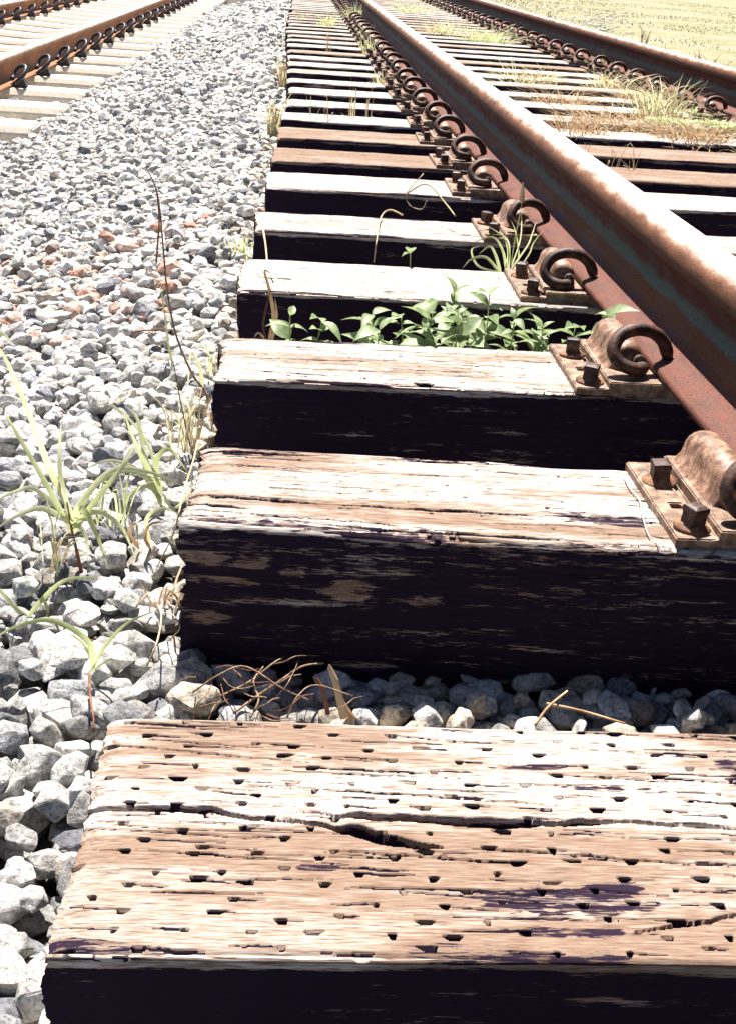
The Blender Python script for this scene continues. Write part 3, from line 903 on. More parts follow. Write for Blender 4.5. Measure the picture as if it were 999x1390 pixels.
# ------------------------------------------------------------------ ballast stones
def ico(sub):
    bm = bmesh.new(); bmesh.ops.create_icosphere(bm, subdivisions=sub, radius=1.0)
    bm.verts.ensure_lookup_table()
    V = np.array([v.co[:] for v in bm.verts]); F = np.array([[v.index for v in f.verts] for f in bm.faces])
    bm.free()
    return V / np.linalg.norm(V, axis=1)[:, None], F
NVAR = 20
def hull_shape(k, lod):
    """crushed stone: convex hull of a few points, edges knocked off"""
    R = np.random.default_rng(100 + k)
    m = int(R.integers(11, 17)); d = R.normal(size=(m, 3)); d /= np.linalg.norm(d, axis=1)[:, None]
    for _ in range(12):                                   # spread the corners
        g = d[:, None] - d[None]; q = np.sum(g * g, -1) + np.eye(m)
        d = d + 0.03 * np.sum(g / (q ** 1.5)[..., None], 1); d /= np.linalg.norm(d, axis=1)[:, None]
    ax = np.array([R.uniform(1.1, 1.5), R.uniform(0.8, 1.05), R.uniform(0.58, 0.82)])
    d = d * R.uniform(0.88, 1.12, (m, 1)) * ax
    bm = bmesh.new()
    for p in d: bm.verts.new(p)
    res = bmesh.ops.convex_hull(bm, input=bm.verts[:])
    bmesh.ops.delete(bm, geom=[v for v in bm.verts if not v.link_faces], context='VERTS')
    bmesh.ops.dissolve_limit(bm, angle_limit=0.16, verts=bm.verts[:], edges=bm.edges[:])
    if lod >= 1:
        bmesh.ops.bevel(bm, geom=bm.edges[:], offset=0.10 if lod > 1 else 0.08, segments=2 if lod > 1 else 1, profile=0.6, affect='EDGES', clamp_overlap=True)
    bmesh.ops.triangulate(bm, faces=bm.faces[:])
    if lod > 1:
        bmesh.ops.subdivide_edges(bm, edges=[e for e in bm.edges if e.calc_length() > 0.28], cuts=1, use_grid_fill=False)
        bmesh.ops.triangulate(bm, faces=bm.faces[:])
        for v in bm.verts:
            c = v.co
            v.co += v.co.normalized() * 0.07 * (float(vnoise(c.x * 3.1 + k * 7, c.y * 3.1 + c.z * 2.7, k)) - 0.5)
    bm.normal_update()
    bm.verts.ensure_lookup_table(); bm.verts.index_update()
    V = np.array([v.co[:] for v in bm.verts]); F = np.array([[v.index for v in f.verts] for f in bm.faces])
    bm.free()
    return V, F
SHAPES = {(k, l): hull_shape(k, l) for k in range(NVAR) for l in (0, 1, 2)}

def rand_rot(n, R):
    q = R.normal(size=(n, 4)); q /= np.linalg.norm(q, axis=1)[:, None]
    return q
def quat_mat(q):
    w, x, y, z = q.T
    return np.stack([np.stack([1 - 2 * (y * y + z * z), 2 * (x * y - z * w), 2 * (x * z + y * w)], -1),
                     np.stack([2 * (x * y + z * w), 1 - 2 * (x * x + z * z), 2 * (y * z - x * w)], -1),
                     np.stack([2 * (x * z - y * w), 2 * (y * z + x * w), 1 - 2 * (x * x + y * y)], -1)], 1)

def scatter(x0, x1, y0, y1, sp, R, jit=0.42):
    ny = int((y1 - y0) / (sp * 0.87)); nx = int((x1 - x0) / sp)
    jy, jx = np.meshgrid(np.arange(ny), np.arange(nx), indexing='ij')
    x = x0 + (jx + 0.5 * (jy % 2)) * sp + R.uniform(-jit, jit, jx.shape) * sp
    y = y0 + jy * sp * 0.87 + R.uniform(-jit, jit, jx.shape) * sp
    return x.ravel(), y.ravel()

R = np.random.default_rng(42)
pts = []      # x, y, z, radius, layer
def add(x, y, r, layer, lift):
    z = gz(x) + lift
    pts.append(np.stack([x, y, z, r, np.full_like(x, layer)], -1))
def keep_mask(x, y, r):
    m = np.ones(len(x), bool)
    for yf, yb, xl, xr in TIE_BOX:
        m &= ~((x > xl - r * 0.75) & (x < xr + 0.03) & (y > yf - r * 0.65) & (y < yb + r * 0.65))
    for yc in CONC:
        m &= ~((x < -1.26 + r * 0.2) & (x > -3.6) & (np.abs(y - yc) < 0.155 + r * 0.3))
    return m
def field_of_stones(x0, x1, y0, y1, sp, rlo, rhi, fac=1.0):
    for layer, lift, dn in ((0, 0.012, 1.0), (1, 0.036, 1.0), (2, 0.056, 0.35)):
        x, y = scatter(x0, x1, y0, y1, sp * (1 if layer < 2 else 1.5), R)
        r = R.uniform(rlo, rhi, len(x)) * np.where(R.random(len(x)) < 0.15, 0.6, 1.0) * np.where(R.random(len(x)) < 0.12, 1.25, 1.0)
        m = keep_mask(x, y, r * (0.75 if layer < 2 else 1)) & (R.random(len(x)) < dn)
        if layer == 2: m &= R.random(len(x)) < 0.7
        add(x[m], y[m], r[m], layer, lift * fac + R.uniform(-.006, .006, m.sum()))
field_of_stones(-0.62, -0.035, 0.25, 1.25, 0.033, 0.0145, 0.025)
field_of_stones(-0.70, -0.03, 1.25, 2.3, 0.033, 0.014, 0.0235)
field_of_stones(-0.95, -0.03, 2.3, 4.2, 0.034, 0.0145, 0.0235)
field_of_stones(-0.03, 0.62, 0.84, 1.18, 0.030, 0.012, 0.021, 0.62)
field_of_stones(0.62, 1.40, 0.84, 1.18, 0.036, 0.014, 0.023, 0.45)
field_of_stones(-1.30, 0.0, 4.2, 7.0, 0.040, 0.017, 0.026)
field_of_stones(-1.95, -1.30, 4.6, 7.0, 0.046, 0.018, 0.027, 0.6)
field_of_stones(-1.35, -0.03, 7.0, 12.0, 0.050, 0.021, 0.031, 1.1)
field_of_stones(-4.6, -1.35, 7.0, 12.0, 0.056, 0.022, 0.032, 0.6)
field_of_stones(-1.35, -0.03, 12.0, 21.0, 0.085, 0.036, 0.05, 1.1)
field_of_stones(-4.8, -1.35, 12.0, 21.0, 0.085, 0.030, 0.045, 0.6)
# gaps between the wooden sleepers
for a, b in zip(TIE_BOX[1:12], TIE_BOX[2:13]):
    x, y = scatter(-0.07, 2.3, a[1] + 0.01, b[0] - 0.01, 0.05, R)
    r = R.uniform(0.018, 0.028, len(x)); m = keep_mask(x, y, r * 0.5)
    add(x[m], y[m], r[m], 0, 0.012 + 0 * x[m])
ST = np.concatenate(pts)
n = len(ST)
yaw = R.uniform(0, 2 * math.pi, n); tl = np.clip(R.normal(0, 0.42, n), -1.3, 1.3); ta = R.uniform(0, 2 * math.pi, n)
qz = np.stack([np.cos(yaw / 2), 0 * yaw, 0 * yaw, np.sin(yaw / 2)], -1)
qt = np.stack([np.cos(tl / 2), np.sin(tl / 2) * np.cos(ta), np.sin(tl / 2) * np.sin(ta), 0 * tl], -1)
def qmul(a, b):
    w1, x1, y1, z1 = a.T; w2, x2, y2, z2 = b.T
    return np.stack([w1 * w2 - x1 * x2 - y1 * y2 - z1 * z2, w1 * x2 + x1 * w2 + y1 * z2 - z1 * y2, w1 * y2 - x1 * z2 + y1 * w2 + z1 * x2, w1 * z2 + x1 * y2 - y1 * x2 + z1 * w2], -1)
Q = qmul(qt, qz)
# flatten stones towards lying down: take the upright-ish random turns
Rm = quat_mat(Q)
var = R.integers(0, NVAR, n)
scl = np.stack([ST[:, 3]] * 3, -1) * R.uniform(0.88, 1.12, (n, 3))
tones = np.array([[1.0, 1.0, 1.0], [1.08, 1.06, 1.03], [0.82, 0.82, 0.83], [0.50, 0.52, 0.56], [1.0, 0.93, 0.84], [0.36, 0.38, 0.44], [0.86, 0.90, 0.88]])
tw = np.array([0.30, 0.26, 0.17, 0.10, 0.08, 0.045, 0.045])
tone = tones[R.choice(len(tones), n, p=tw / tw.sum())] * R.uniform(0.88, 1.1, (n, 1))
red = (ST[:, 0] < -0.22) & (ST[:, 0] > -0.75) & (np.abs(ST[:, 1] - 3.0 - (ST[:, 0] + 0.4) * 0.3) < 0.55) & (R.random(n) < 0.20)
nearm = (ST[:, 1] < 1.5)
tone[nearm] *= R.uniform(0.5, 1.08, (nearm.sum(), 1))
midm = (ST[:, 1] >= 1.5)
tone[midm] *= R.uniform(0.75, 1.1, (midm.sum(), 1))
tone[red] = np.array([1.0, 0.72, 0.62]) ** R.uniform(0.4, 2.0, (red.sum(), 1)) * R.uniform(0.75, 1.05, (red.sum(), 1))
warm = (ST[:, 0] > -0.12) & (R.random(n) < 0.3)
tone[warm] *= np.array([1.0, 0.9, 0.76])
# which stones show largest
def project(P):
    c = (P - np.array([0, 0, CAM_H])) @ RW
    return CX + F_PX * c[:, 0] / -c[:, 2], CY - F_PX * c[:, 1] / -c[:, 2], -c[:, 2]
px, py, dist = project(ST[:, :3])
size = ST[:, 3] / dist
vis = (px > -12) & (px < 1012) & (py > 0) & (py < 1400) & (ST[:, 4] >= 1) & (dist > 0)
# stones in the first gap hide behind the nearest sleeper
vis &= ~((ST[:, 0] > -0.12) & (py > 985))
vis &= ~((ST[:, 0] > -0.12) & (ST[:, 1] > 1.2))
order = np.argsort(-(size * vis + (ST[:, 4] == 2) * 0.002 * vis))
PARTS = set(order[:300].tolist())
part_me = {}
for k in range(NVAR):
    V, Fc = SHAPES[(k, 2)]
    part_me[k] = mesh_np('stone', V, tris=Fc, smooth=False)
    part_me[k].materials.append(STONE_O)
for i in order[:300]:
    o = bpy.data.objects.new('stone', part_me[int(var[i])])
    COL.objects.link(o)
    o.parent = bed
    o.location = ST[i, :3]
    o.rotation_mode = 'QUATERNION'
    o.rotation_quaternion = Q[i]
    o.scale = scl[i]
    o.color = tuple(np.clip(tone[i], 0, 1.2)) + (1,)
rest = np.ones(n, bool); rest[order[:300]] = False
inview = (px > -60) & (px < 1060) & (py > -40) & (py < 1450)
def build_mass(name, sel, sub):
    idx = np.where(sel)[0]
    Vs, Fs, Cs = [], [], []
    off = 0
    for k in range(NVAR):
        ii = idx[var[idx] == k]
        if len(ii) == 0: continue
        V, Fc = SHAPES[(k, sub)]
        P = np.einsum('nij,nvj->nvi', Rm[ii], V[None] * scl[ii][:, None, :]) + ST[ii, None, :3]
        Vs.append(P.reshape(-1, 3)); nv = len(V)
        Fs.append((Fc[None] + (off + np.arange(len(ii)) * nv)[:, None, None]).reshape(-1, 3))
        Cs.append(np.repeat(tone[ii], nv, axis=0)); off += nv * len(ii)
    return np.concatenate(Vs), np.concatenate(Fs), np.concatenate(Cs)
near = rest & inview & (dist < 1.9) & (ST[:, 4] >= 1)
mid = rest & ((inview & (dist < 5.2)) | (dist < 1.2)) & ~near
far = rest & ~near & ~mid
mid_hi = mid & inview & (ST[:, 4] >= 1) & (dist < 3.2)
mid_lo = mid & ~mid_hi
allV, allF, allC = [], [], []; off = 0
for sel, sub in ((near, 2), (mid_hi, 1), (mid_lo, 0), (far, 0)):
    if not sel.any(): continue
    V, Fc, C = build_mass('gravel', sel, sub)
    allV.append(V); allF.append(Fc + off); allC.append(C); off += len(V)
gm = mesh_np('gravel', np.concatenate(allV), tris=np.concatenate(allF), smooth=False)
set_color(gm, 'tint', np.concatenate(allC))
g = link('gravel', gm, STONE_A, bed)
tag(g, kind='stuff')
print('STONES', n, near.sum(), mid_hi.sum(), mid_lo.sum(), far.sum(), 'tris', len(gm.polygons), 'ties', sum(len(o.data.polygons) for o in COL.objects if o.name.startswith('wooden_sleeper')) * 2)

# ------------------------------------------------------------------ plants
def blade_mesh(name, ctrl, width, mat, fold=0.25, n=7, side=None):
    """grass blade: a folded ribbon that tapers to its tip"""
    P = catmull(ctrl, n)
    bm = bmesh.new()
    rows = []
    N = len(P)
    for i, p in enumerate(P):
        t = i / (N - 1)
        T = (P[min(i + 1, N - 1)] - P[max(i - 1, 0)]).normalized()
        s = side or T.cross(Vector((0.1, -0.9, 0.45)))
        s = (s - T * s.dot(T))
        s = s.normalized() if s.length > 1e-4 else Vector((1, 0, 0))
        up = s.cross(T)
        w = width * 0.5 * (min(1, t * 5 + 0.45)) * (1 - t ** 2.2) + 0.0002
        rows.append([bm.verts.new(p - s * w + up * w * fold), bm.verts.new(p), bm.verts.new(p + s * w + up * w * fold)])
    for a, b in zip(rows, rows[1:]):
        bm.faces.new((a[0], a[1], b[1], b[0])); bm.faces.new((a[1], a[2], b[2], b[1]))
    me = bm_mesh(name, bm, True)
    me.materials.append(mat)
    return me

def rel(pts, o): return [Vector(p) - Vector(o) for p in pts]

def grass_plant(name, base, blades, label, cat, group=None, stems=()):
    r = empty(name, base)
    tag(r, label, cat, group)
    for ctrl, w, mat in blades:
        link('leaf', blade_mesh('leaf', rel(ctrl, base), w * 0.66, mat), None, r)
    for ctrl, rad, mat in stems:
        bm = bmesh.new(); P = catmull(rel(ctrl, base), 6)
        tube_bm(bm, P, [rad * (1 - 0.6 * i / len(P)) for i in range(len(P))], 6)
        link('stem', bm_mesh('stem', bm, True), mat, r)
    return r

def plane_pts(pix, Y0, dY=None):
    out = []
    for i, (x, y) in enumerate(pix):
        out.append(at_Y(x, y, Y0 + (dY[i] if dY else 0)))
    return out

# 1 the big grass plant in the ballast
bA = on_z(112, 778, -0.155)
YA = bA.y
def A(pix, d): return plane_pts(pix, YA, d)
grass_plant('grass_plant', bA, [
    (A([(100, 700), (70, 640), (40, 560), (10, 490), (-8, 462)], [0, -.005, -.02, -.03, -.035]), 0.011, GRASS_PALE),
    (A([(98, 720), (60, 650), (22, 585), (8, 560)], [0, .0, .01, .01]), 0.009, GRASS),
    (A([(100, 720), (84, 650), (82, 610), (84, 572)], [0, .01, .02, .02]), 0.009, GRASS_PALE),
    (A([(100, 725), (115, 700), (150, 655), (175, 622), (182, 600)], [0, -.01, -.01, 0, 0]), 0.010, GRASS),
    (A([(98, 715), (110, 690), (130, 720), (148, 772)], [0, -.015, -.03, -.04]), 0.013, GRASS),
    (A([(98, 712), (130, 695), (165, 715), (186, 760)], [0, -.01, -.02, -.02]), 0.010, GRASS_PALE),
    (A([(96, 710), (60, 690), (25, 700), (-10, 722)], [0, -.005, -.01, -.02]), 0.010, GRASS_PALE),
    (A([(96, 705), (50, 665), (20, 668), (-12, 684)], [0, .01, .02, .02]), 0.009, GRASS_PALE),
    (A([(102, 690), (150, 640), (200, 640), (258, 664)], [0, 0.01, 0.01, 0.0]), 0.009, GRASS_PALE),
    (A([(100, 710), (130, 660), (170, 640), (222, 652)], [0, .01, .015, .015]), 0.008, GRASS),
    (A([(100, 700), (118, 730), (120, 762)], [0, -.01, -.015]), 0.007, GRASS_PALE)],
    'large pale green grass plant with red brown stem in the ballast', 'grass plant',
    stems=[(A([(112, 778), (106, 752), (98, 715), (92, 680)], [0, 0, 0, 0]), 0.0026, REDSTEM)])
# 2 the grass plant by the sleeper end
bB = on_z(222, 690, -0.15); YB = bB.y
def Bp(pix, d): return plane_pts(pix, YB, d)
grass_plant('grass_plant', bB, [
    (Bp([(222, 690), (205, 650), (180, 590), (168, 556)], [0, -.01, -.02, -.03]), 0.009, GRASS),
    (Bp([(220, 685), (198, 620), (188, 570), (172, 552)], [0, 0, .01, .01]), 0.010, GRASS_PALE),
    (Bp([(220, 670), (212, 630), (230, 610), (255, 640)], [0, 0, 0, 0]), 0.012, GRASS),
    (Bp([(218, 660), (200, 600), (160, 555), (128, 548)], [0, .01, .01, .01]), 0.006, GRASS_PALE),
    (Bp([(220, 680), (190, 640), (150, 625), (110, 640)], [0, -.02, -.03, -.04]), 0.009, GRASS_PALE),
    (Bp([(222, 670), (238, 690), (262, 660), (250, 640)], [0, -.01, -.01, 0]), 0.006, GRASS_PALE),
    (Bp([(222, 680), (200, 660), (172, 680), (160, 720)], [0, -.02, -.03, -.05]), 0.009, GRASS)],
    'fresh green grass plant in the ballast just left of the thick sleeper end', 'grass plant')
# 3 curled dry leaf plant touching the sleeper side
bC = on_z(205, 745, -0.14); YC = bC.y
grass_plant('grass_plant', bC, [
    (plane_pts([(205, 745), (200, 705), (222, 690), (246, 700)], YC, [0, 0, 0, .01]), 0.008, GRASS_PALE),
    (plane_pts([(205, 745), (198, 730), (205, 712), (228, 708)], YC, [0, -.01, -.01, 0]), 0.006, DRYGRASS),
    (plane_pts([(190, 745), (176, 722), (186, 712), (188, 745)], YC, [0, -.01, -.02, -.03]), 0.007, DRYGRASS)],
    'small curled half dry grass tuft touching the left end of the thick sleeper', 'grass tuft')
# 4 seedling grass
bD = on_z(128, 912, -0.135); YD = bD.y
grass_plant('grass_plant', bD, [
    (plane_pts([(128, 912), (120, 870), (70, 842), (20, 852), (-8, 868)], YD, [0, -.005, -.01, -.02, -.02]), 0.0085, GRASS),
    (plane_pts([(128, 905), (145, 875), (175, 845), (215, 828)], YD, [0, 0, 0, .01]), 0.006, GRASS),
    (plane_pts([(128, 905), (118, 880), (105, 866), (92, 860)], YD, [0, .01, .01, .01]), 0.004, GRASS_PALE),
    (plane_pts([(130, 908), (150, 895), (165, 902)], YD, [0, 0, 0]), 0.004, GRASS)],
    'small grass seedling with two long arching leaves among the nearest stones', 'grass plant')
bE = on_z(38, 818, -0.15); YE = bE.y
grass_plant('grass_plant', bE, [
    (plane_pts([(38, 838), (60, 812), (85, 790), (112, 784), (140, 786)], YE, [0, -.005, -.01, -.01, -.01]), 0.008, GRASS),
    (plane_pts([(38, 838), (22, 825), (0, 800), (-10, 795)], YE, [0, 0, 0, 0]), 0.008, GRASS),
    (plane_pts([(60, 812), (66, 830), (62, 845)], YE, [0, 0, 0]), 0.005, GRASS)],
    'low grass sprig at the picture edge, above the small arching seedling', 'grass plant')
bF = on_z(2, 470, -0.2)
grass_plant('grass_plant', bF, [(plane_pts([(-15, 480), (-5, 452), (8, 455), (18, 468)], bF.y, [0, 0, 0, 0]), 0.012, GRASS_PALE)],
    'single pale grass leaf poking in at the left edge above the ballast', 'grass leaf')

# 5 tall dry seed stalks
def stalk(name, pix, Y0, dY, rad, mat, label, extra=()):
    P = plane_pts(pix, Y0, dY)
    r = empty(name, P[0]); tag(r, label, 'dry stalk')
    bm = bmesh.new(); Q_ = catmull(rel(P, P[0]), 7)
    tube_bm(bm, Q_, [rad * (1 - 0.55 * i / len(Q_)) for i in range(len(Q_))], 6)
    link('stem', bm_mesh('stem', bm, True), mat, r)
    for (e, w, m2) in extra:
        link('leaf', blade_mesh('leaf', rel(e, P[0]), w, m2), None, r)
    return r
YS = on_z(288, 562, -0.16).y
stalk('dry_stalk', [(290, 562), (278, 530), (262, 508), (240, 455), (228, 395), (222, 330), (216, 270), (205, 238), (196, 228)], YS, [0, 0, 0, 0, .01, .02, .03, .04, .05], 0.0022, TWIG,
      'tallest thin dry grass stalk leaning over the ballast from the sleeper end',
      [(plane_pts([(276, 526), (272, 500), (260, 480), (255, 540)], YS, [0, 0, 0, 0]), 0.006, GRASS_PALE)])
stalk('dry_stalk', [(238, 505), (230, 470), (225, 430), (219, 390)], on_z(238, 505, -0.17).y, [0, 0, 0, 0], 0.0026, GRASS_PALE,
      'short straight greenish stalk standing in the ballast beside the tallest dry stalk')
stalk('dry_stalk', [(212, 370), (215, 330), (217, 300), (214, 262)], on_z(214, 372, -0.2).y, [0, 0, 0, 0], 0.0028, REDSTEM,
      'thin red brown stalk standing behind in the ballast near the reddish stones')
stalk('dry_stalk', [(172, 468), (182, 452), (205, 448), (228, 447)], on_z(172, 470, -0.18).y, [0, 0, -.01, -.02], 0.0022, REDSTEM,
      'bent red brown straw lying low on the ballast')
stalk('dry_stalk', [(266, 632), (256, 592), (245, 540), (236, 490)], on_z(266, 632, -0.16).y, [0, 0, 0, 0], 0.0015, TWIG,
      'very thin dark stalk beside the end of the thick sleeper')

# dry straw heap beside the sleeper ends
def tuft(name, base, n, h, spread, width, mats, label, cat, seed, group=None, lean=(0, 0), stuffy=True, part='leaf'):
    """a tussock of many thin blades joined into one foliage mesh"""
    Rr = random.Random(seed)
    r = empty(name, base); tag(r, label, cat, group)
    per = {}
    for i in range(n):
        a = Rr.uniform(0, 2 * math.pi); d = Rr.uniform(0.25, 1.0) * spread; hh = h * Rr.uniform(0.45, 1.1)
        b = Vector((Rr.uniform(-1, 1) * spread * 0.35, Rr.uniform(-1, 1) * spread * 0.35, -0.01))
        m1 = b + Vector((math.cos(a) * d * 0.35 + lean[0] * 0.4, math.sin(a) * d * 0.35 + lean[1] * 0.4, hh * 0.7))
        m2 = b + Vector((math.cos(a) * d + lean[0], math.sin(a) * d + lean[1], hh * Rr.uniform(0.5, 1.15)))
        mt = Rr.choice(mats)
        per.setdefault(mt.name, (mt, []))[1].append(([b, m1, m2], width * Rr.uniform(0.6, 1.3)))
    for mname, (mt, L) in per.items():
        V, Fq = [], []
        for ctrl, w in L:
            P = catmull(ctrl, 3); N = len(P); o = len(V)
            sd = Vector((Rr.uniform(-1, 1), Rr.uniform(-.4, .4), 0.2)).normalized()
            for i, p in enumerate(P):
                t = i / (N - 1); ww = w * 0.5 * (1 - t ** 2) + 0.0002
                V.append(p - sd * ww); V.append(p + sd * ww)
            for i in range(N - 1): Fq.append((o + 2 * i, o + 2 * i + 1, o + 2 * i + 3, o + 2 * i + 2))
        me = mesh_np('blades', np.array([v[:] for v in V]), quads=np.array(Fq))
        link('foliage', me, mt, r)['kind'] = 'stuff'
    return r
tuft('dry_grass_tuft', on_z(268, 572, -0.16), 60, 0.035, 0.075, 0.0022, [STRAW, DRYGRASS], 'flattened straw heap beside the ends of the second and third sleepers', 'dry grass', 3)
tuft('grass_tuft', on_z(372, 186, -0.15), 50, 0.16, 0.07, 0.006, [GRASS_PALE, STRAW], 'pale grass tuft at the ballast edge beside the brown sleepers', 'grass tuft', 4)
tuft('grass_tuft', on_z(388, 120, -0.15), 50, 0.18, 0.10, 0.007, [GRASS_PALE, STRAW, DRYGRASS], 'straw coloured grass tuft at the sleeper ends, further along the ballast edge', 'grass tuft', 5)
tuft('grass_tuft', on_z(328, 352, -0.16), 26, 0.08, 0.05, 0.004, [GRASS_PALE], 'faint low grass tuft in the ballast beside the bleached sleeper', 'grass tuft', 6)

for k_, (x_, y_, n_, h_, mm, lab_) in enumerate([(255, 600, 26, .10, [GRASS_PALE, STRAW], 'thin tangled straw grass at the left end of the thick sleeper'), (150, 700, 14, .08, [GRASS_PALE, GRASS], 'thin low grass between the two big grass plants'),
        (60, 760, 12, .09, [GRASS_PALE, STRAW], 'few thin grass blades left of the big grass plant'), (300, 500, 16, .07, [STRAW, GRASS_PALE], 'short pale straws beside the end of the third sleeper'), (225, 820, 14, .05, [STRAW, DRYGRASS], 'wispy dry straw beside the lower corner of the thick sleeper')]):
    tuft('grass_tuft', on_z(x_, y_, -0.13), n_, h_, 0.06, 0.0026, mm, lab_, 'grass tuft', 700 + k_)

# 6 white runner along the end of the thick sleeper
def strand(name, pts, rad, mat, label, cat, seg=6):
    r0 = Vector(pts[0])
    bm = bmesh.new(); P = catmull(rel(pts, r0), 6); rad = rad * 0.72
    tube_bm(bm, P, [rad * (1 - 0.3 * i / len(P)) for i in range(len(P))], seg)
    o = link(name, bm_mesh(name, bm, True), mat); o.location = r0
    tag(o, label, cat)
    return o
strand('dry_runner', [on_z(270, 598, -0.02), on_z(262, 630, -0.012), on_z(250, 668, -0.01), on_z(243, 700, -0.012), on_z(234, 730, -0.06), on_z(214, 770, -0.10)], 0.0018, STRAW,
      'dry pale runner hanging along the left end of the thick sleeper', 'dry stem')
strand('string', [on_z(846, 646, 0.003), on_z(856, 664, 0.004), on_z(867, 676, 0.004), on_z(872, 700, 0.004), on_z(880, 726, 0.004), on_z(889, 732, 0.004), on_z(900, 748, 0.003)], 0.0011, STRING,
      'thin white string lying beside the nearest rusty plate', 'string')
strand('dry_straw', [on_z(740, 290, 0.035), on_z(748, 282, 0.045), on_z(752, 262, 0.07)], 0.0022, STRAW, 'pale dry straw bent against the web of the big rusty rail', 'straw')
strand('dry_straw', [at_Y(553, 262, 2.9), at_Y(580, 250, 2.86), at_Y(604, 275, 2.8), at_Y(618, 293, 2.74)], 0.003, STRAW, 'long pale straw leaning over the gap behind the fifth sleeper', 'straw')
strand('dry_straw', [at_Y(575, 236, 2.95), at_Y(553, 262, 2.93), at_Y(556, 278, 2.92), at_Y(572, 284, 2.9), at_Y(580, 272, 2.9)], 0.0018, STRAW, 'curled thin straw hook below the long leaning straw', 'straw')
strand('dry_straw', [on_z(547, 292, 0.012), on_z(530, 285, 0.02), on_z(518, 294, 0.01), at_Y(512, 325, 2.615), at_Y(508, 356, 2.61)], 0.0028, STRAW, 'bent pale straw hanging over the front of the fifth sleeper', 'straw')
strand('dry_straw', [at_Y(358, 312, 2.60), at_Y(361, 330, 2.5), at_Y(363, 350, 2.42), at_Y(364, 372, 2.3), at_Y(372, 378, 2.2)], 0.003, STRAW, 'looped white straw standing on the left ends of the bleached sleepers', 'straw')
grass_plant('dead_weed', on_z(366, 470, -0.17), [
    (plane_pts([(366, 462), (372, 430), (366, 392), (360, 368), (370, 372)], 1.97, [0, 0.0, 0.0, 0, 0]), 0.009, DRYGRASS),
    (plane_pts([(370, 462), (376, 430), (374, 405)], 1.97, [0, 0, 0]), 0.008, DRYGRASS),
    (plane_pts([(362, 462), (358, 440), (364, 410), (370, 388)], 1.97, [0, 0, 0, 0]), 0.006, REDSTEM),
    (plane_pts([(362, 462), (352, 452), (346, 458)], 1.97, [0, 0, 0]), 0.005, STRAW)],
    'dead red brown weed with a looped top at the left of the leafy seedlings', 'dead weed')

# 7 leafy seedlings between the third and fourth sleepers
def leaf_mesh(L=0.044, W=0.021):
    bm = bmesh.new(); rows = []
    n = 7
    for i in range(n + 1):
        t = i / n
        w = W * (math.sin(math.pi * t ** 0.72) ** 1.15) * 0.5 if 0 < t < 1 else 0.0003
        z = -0.25 * L * t * t + 0.06 * L * math.sin(t * 3)
        rows.append([bm.verts.new((-w, L * t, z + w * 0.35)), bm.verts.new((0, L * t, z)), bm.verts.new((w, L * t, z + w * 0.35))])
    for a, b in zip(rows, rows[1:]):
        bm.faces.new((a[0], a[1], b[1], b[0])); bm.faces.new((a[1], a[2], b[2], b[1]))
    me = bm_mesh('leaf', bm, True); me.materials.append(LEAF)
    return me
LV = leaf_mesh()
def seedling(base, top, nl, label, seed, size=1.0, group='leafy seedlings behind the third sleeper'):
    Rr = random.Random(seed)
    r = empty('seedling', base); tag(r, label, 'seedling', group)
    top = Vector(top) - Vector(base)
    bm = bmesh.new(); P = catmull([Vector((0, 0, -0.01)), top * 0.5 + Vector((Rr.uniform(-.006, .006), 0, 0)), top], 4)
    tube_bm(bm, P, 0.0011, 5)
    link('stem', bm_mesh('stem', bm, True), GRASS, r)
    a0 = Rr.uniform(0, 6.28)
    for i in range(nl):
        t = 0.45 + 0.55 * (i // 2) / max(1, (nl - 1) // 2)
        a = a0 + (i % 2) * math.pi + (i // 2) * 1.4 + Rr.uniform(-.4, .4)
        l = link('leaf', LV, None, r)
        l.location = top * t
        s = size * Rr.uniform(0.55, 1.35) * (1.15 - 0.35 * t)
        l.scale = (s * Rr.uniform(.9, 1.2), s, s)
        l.rotation_euler = Euler((Rr.uniform(-0.35, 0.85), Rr.uniform(-.5, .5), a))
    return r
SEED = [((500, 470), (505, 448), 6), ((522, 470), (518, 438), 6), ((545, 472), (541, 424), 8), ((566, 472), (570, 430), 8), ((590, 474), (588, 418), 8), ((612, 474), (606, 408), 8), ((634, 474), (636, 422), 8),
        ((655, 474), (660, 404), 8), ((676, 475), (684, 430), 8), ((700, 476), (704, 444), 6), ((722, 477), (728, 440), 8), ((745, 477), (742, 452), 6), ((398, 466), (390, 428), 6), ((424, 466), (420, 446), 6), ((783, 470), (788, 440), 6), ((805, 470), (812, 432), 8), ((668, 474), (640, 442), 6), ((610, 474), (625, 440), 6)]
SLAB = ['low leafy seedling at the left tip of the long seedling row', 'second leafy seedling from the left in the long row behind the third sleeper', 'tall leafy seedling near the left of the long row behind the third sleeper',
        'leafy seedling fourth from the left in the long row', 'leafy seedling fifth from the left in the long row', 'tall leafy seedling in the middle of the long row', 'leafy seedling just right of the middle of the long row',
        'tallest leafy seedling of the long row, reaching over the bleached sleeper', 'leafy seedling between the tallest one and the rusty plate', 'low leafy seedling left of the second rusty plate, in the long row', 'bushy seedling close to the second rusty plate', 'last low seedling of the row, touching the second rusty plate',
        'leafy seedling beside the dead red brown weed', 'small leafy sprig right of the dead weed, apart from the long row', 'leafy sprig between the second rusty plate and the rail', 'upright leafy sprig behind the second ring clip, against the rail',
        'leaning seedling in front of the tallest one', 'low spreading seedling under the middle of the long row']
for k, ((bx, by), (tx, ty), nl) in enumerate(SEED):
    Yb = 1.905 + (k % 3) * 0.045
    b = at_Y(bx, by, Yb); t = at_Y(tx, ty, Yb - 0.01)
    b.z = -0.15
    t.x += [0.012, -0.016, 0.005, 0.02, -0.008][k % 5]; t.z += [0.0, 0.012, -0.006, 0.006][k % 4]
    seedling(b, t, nl + 6, SLAB[k], 900 + k, 1.12)

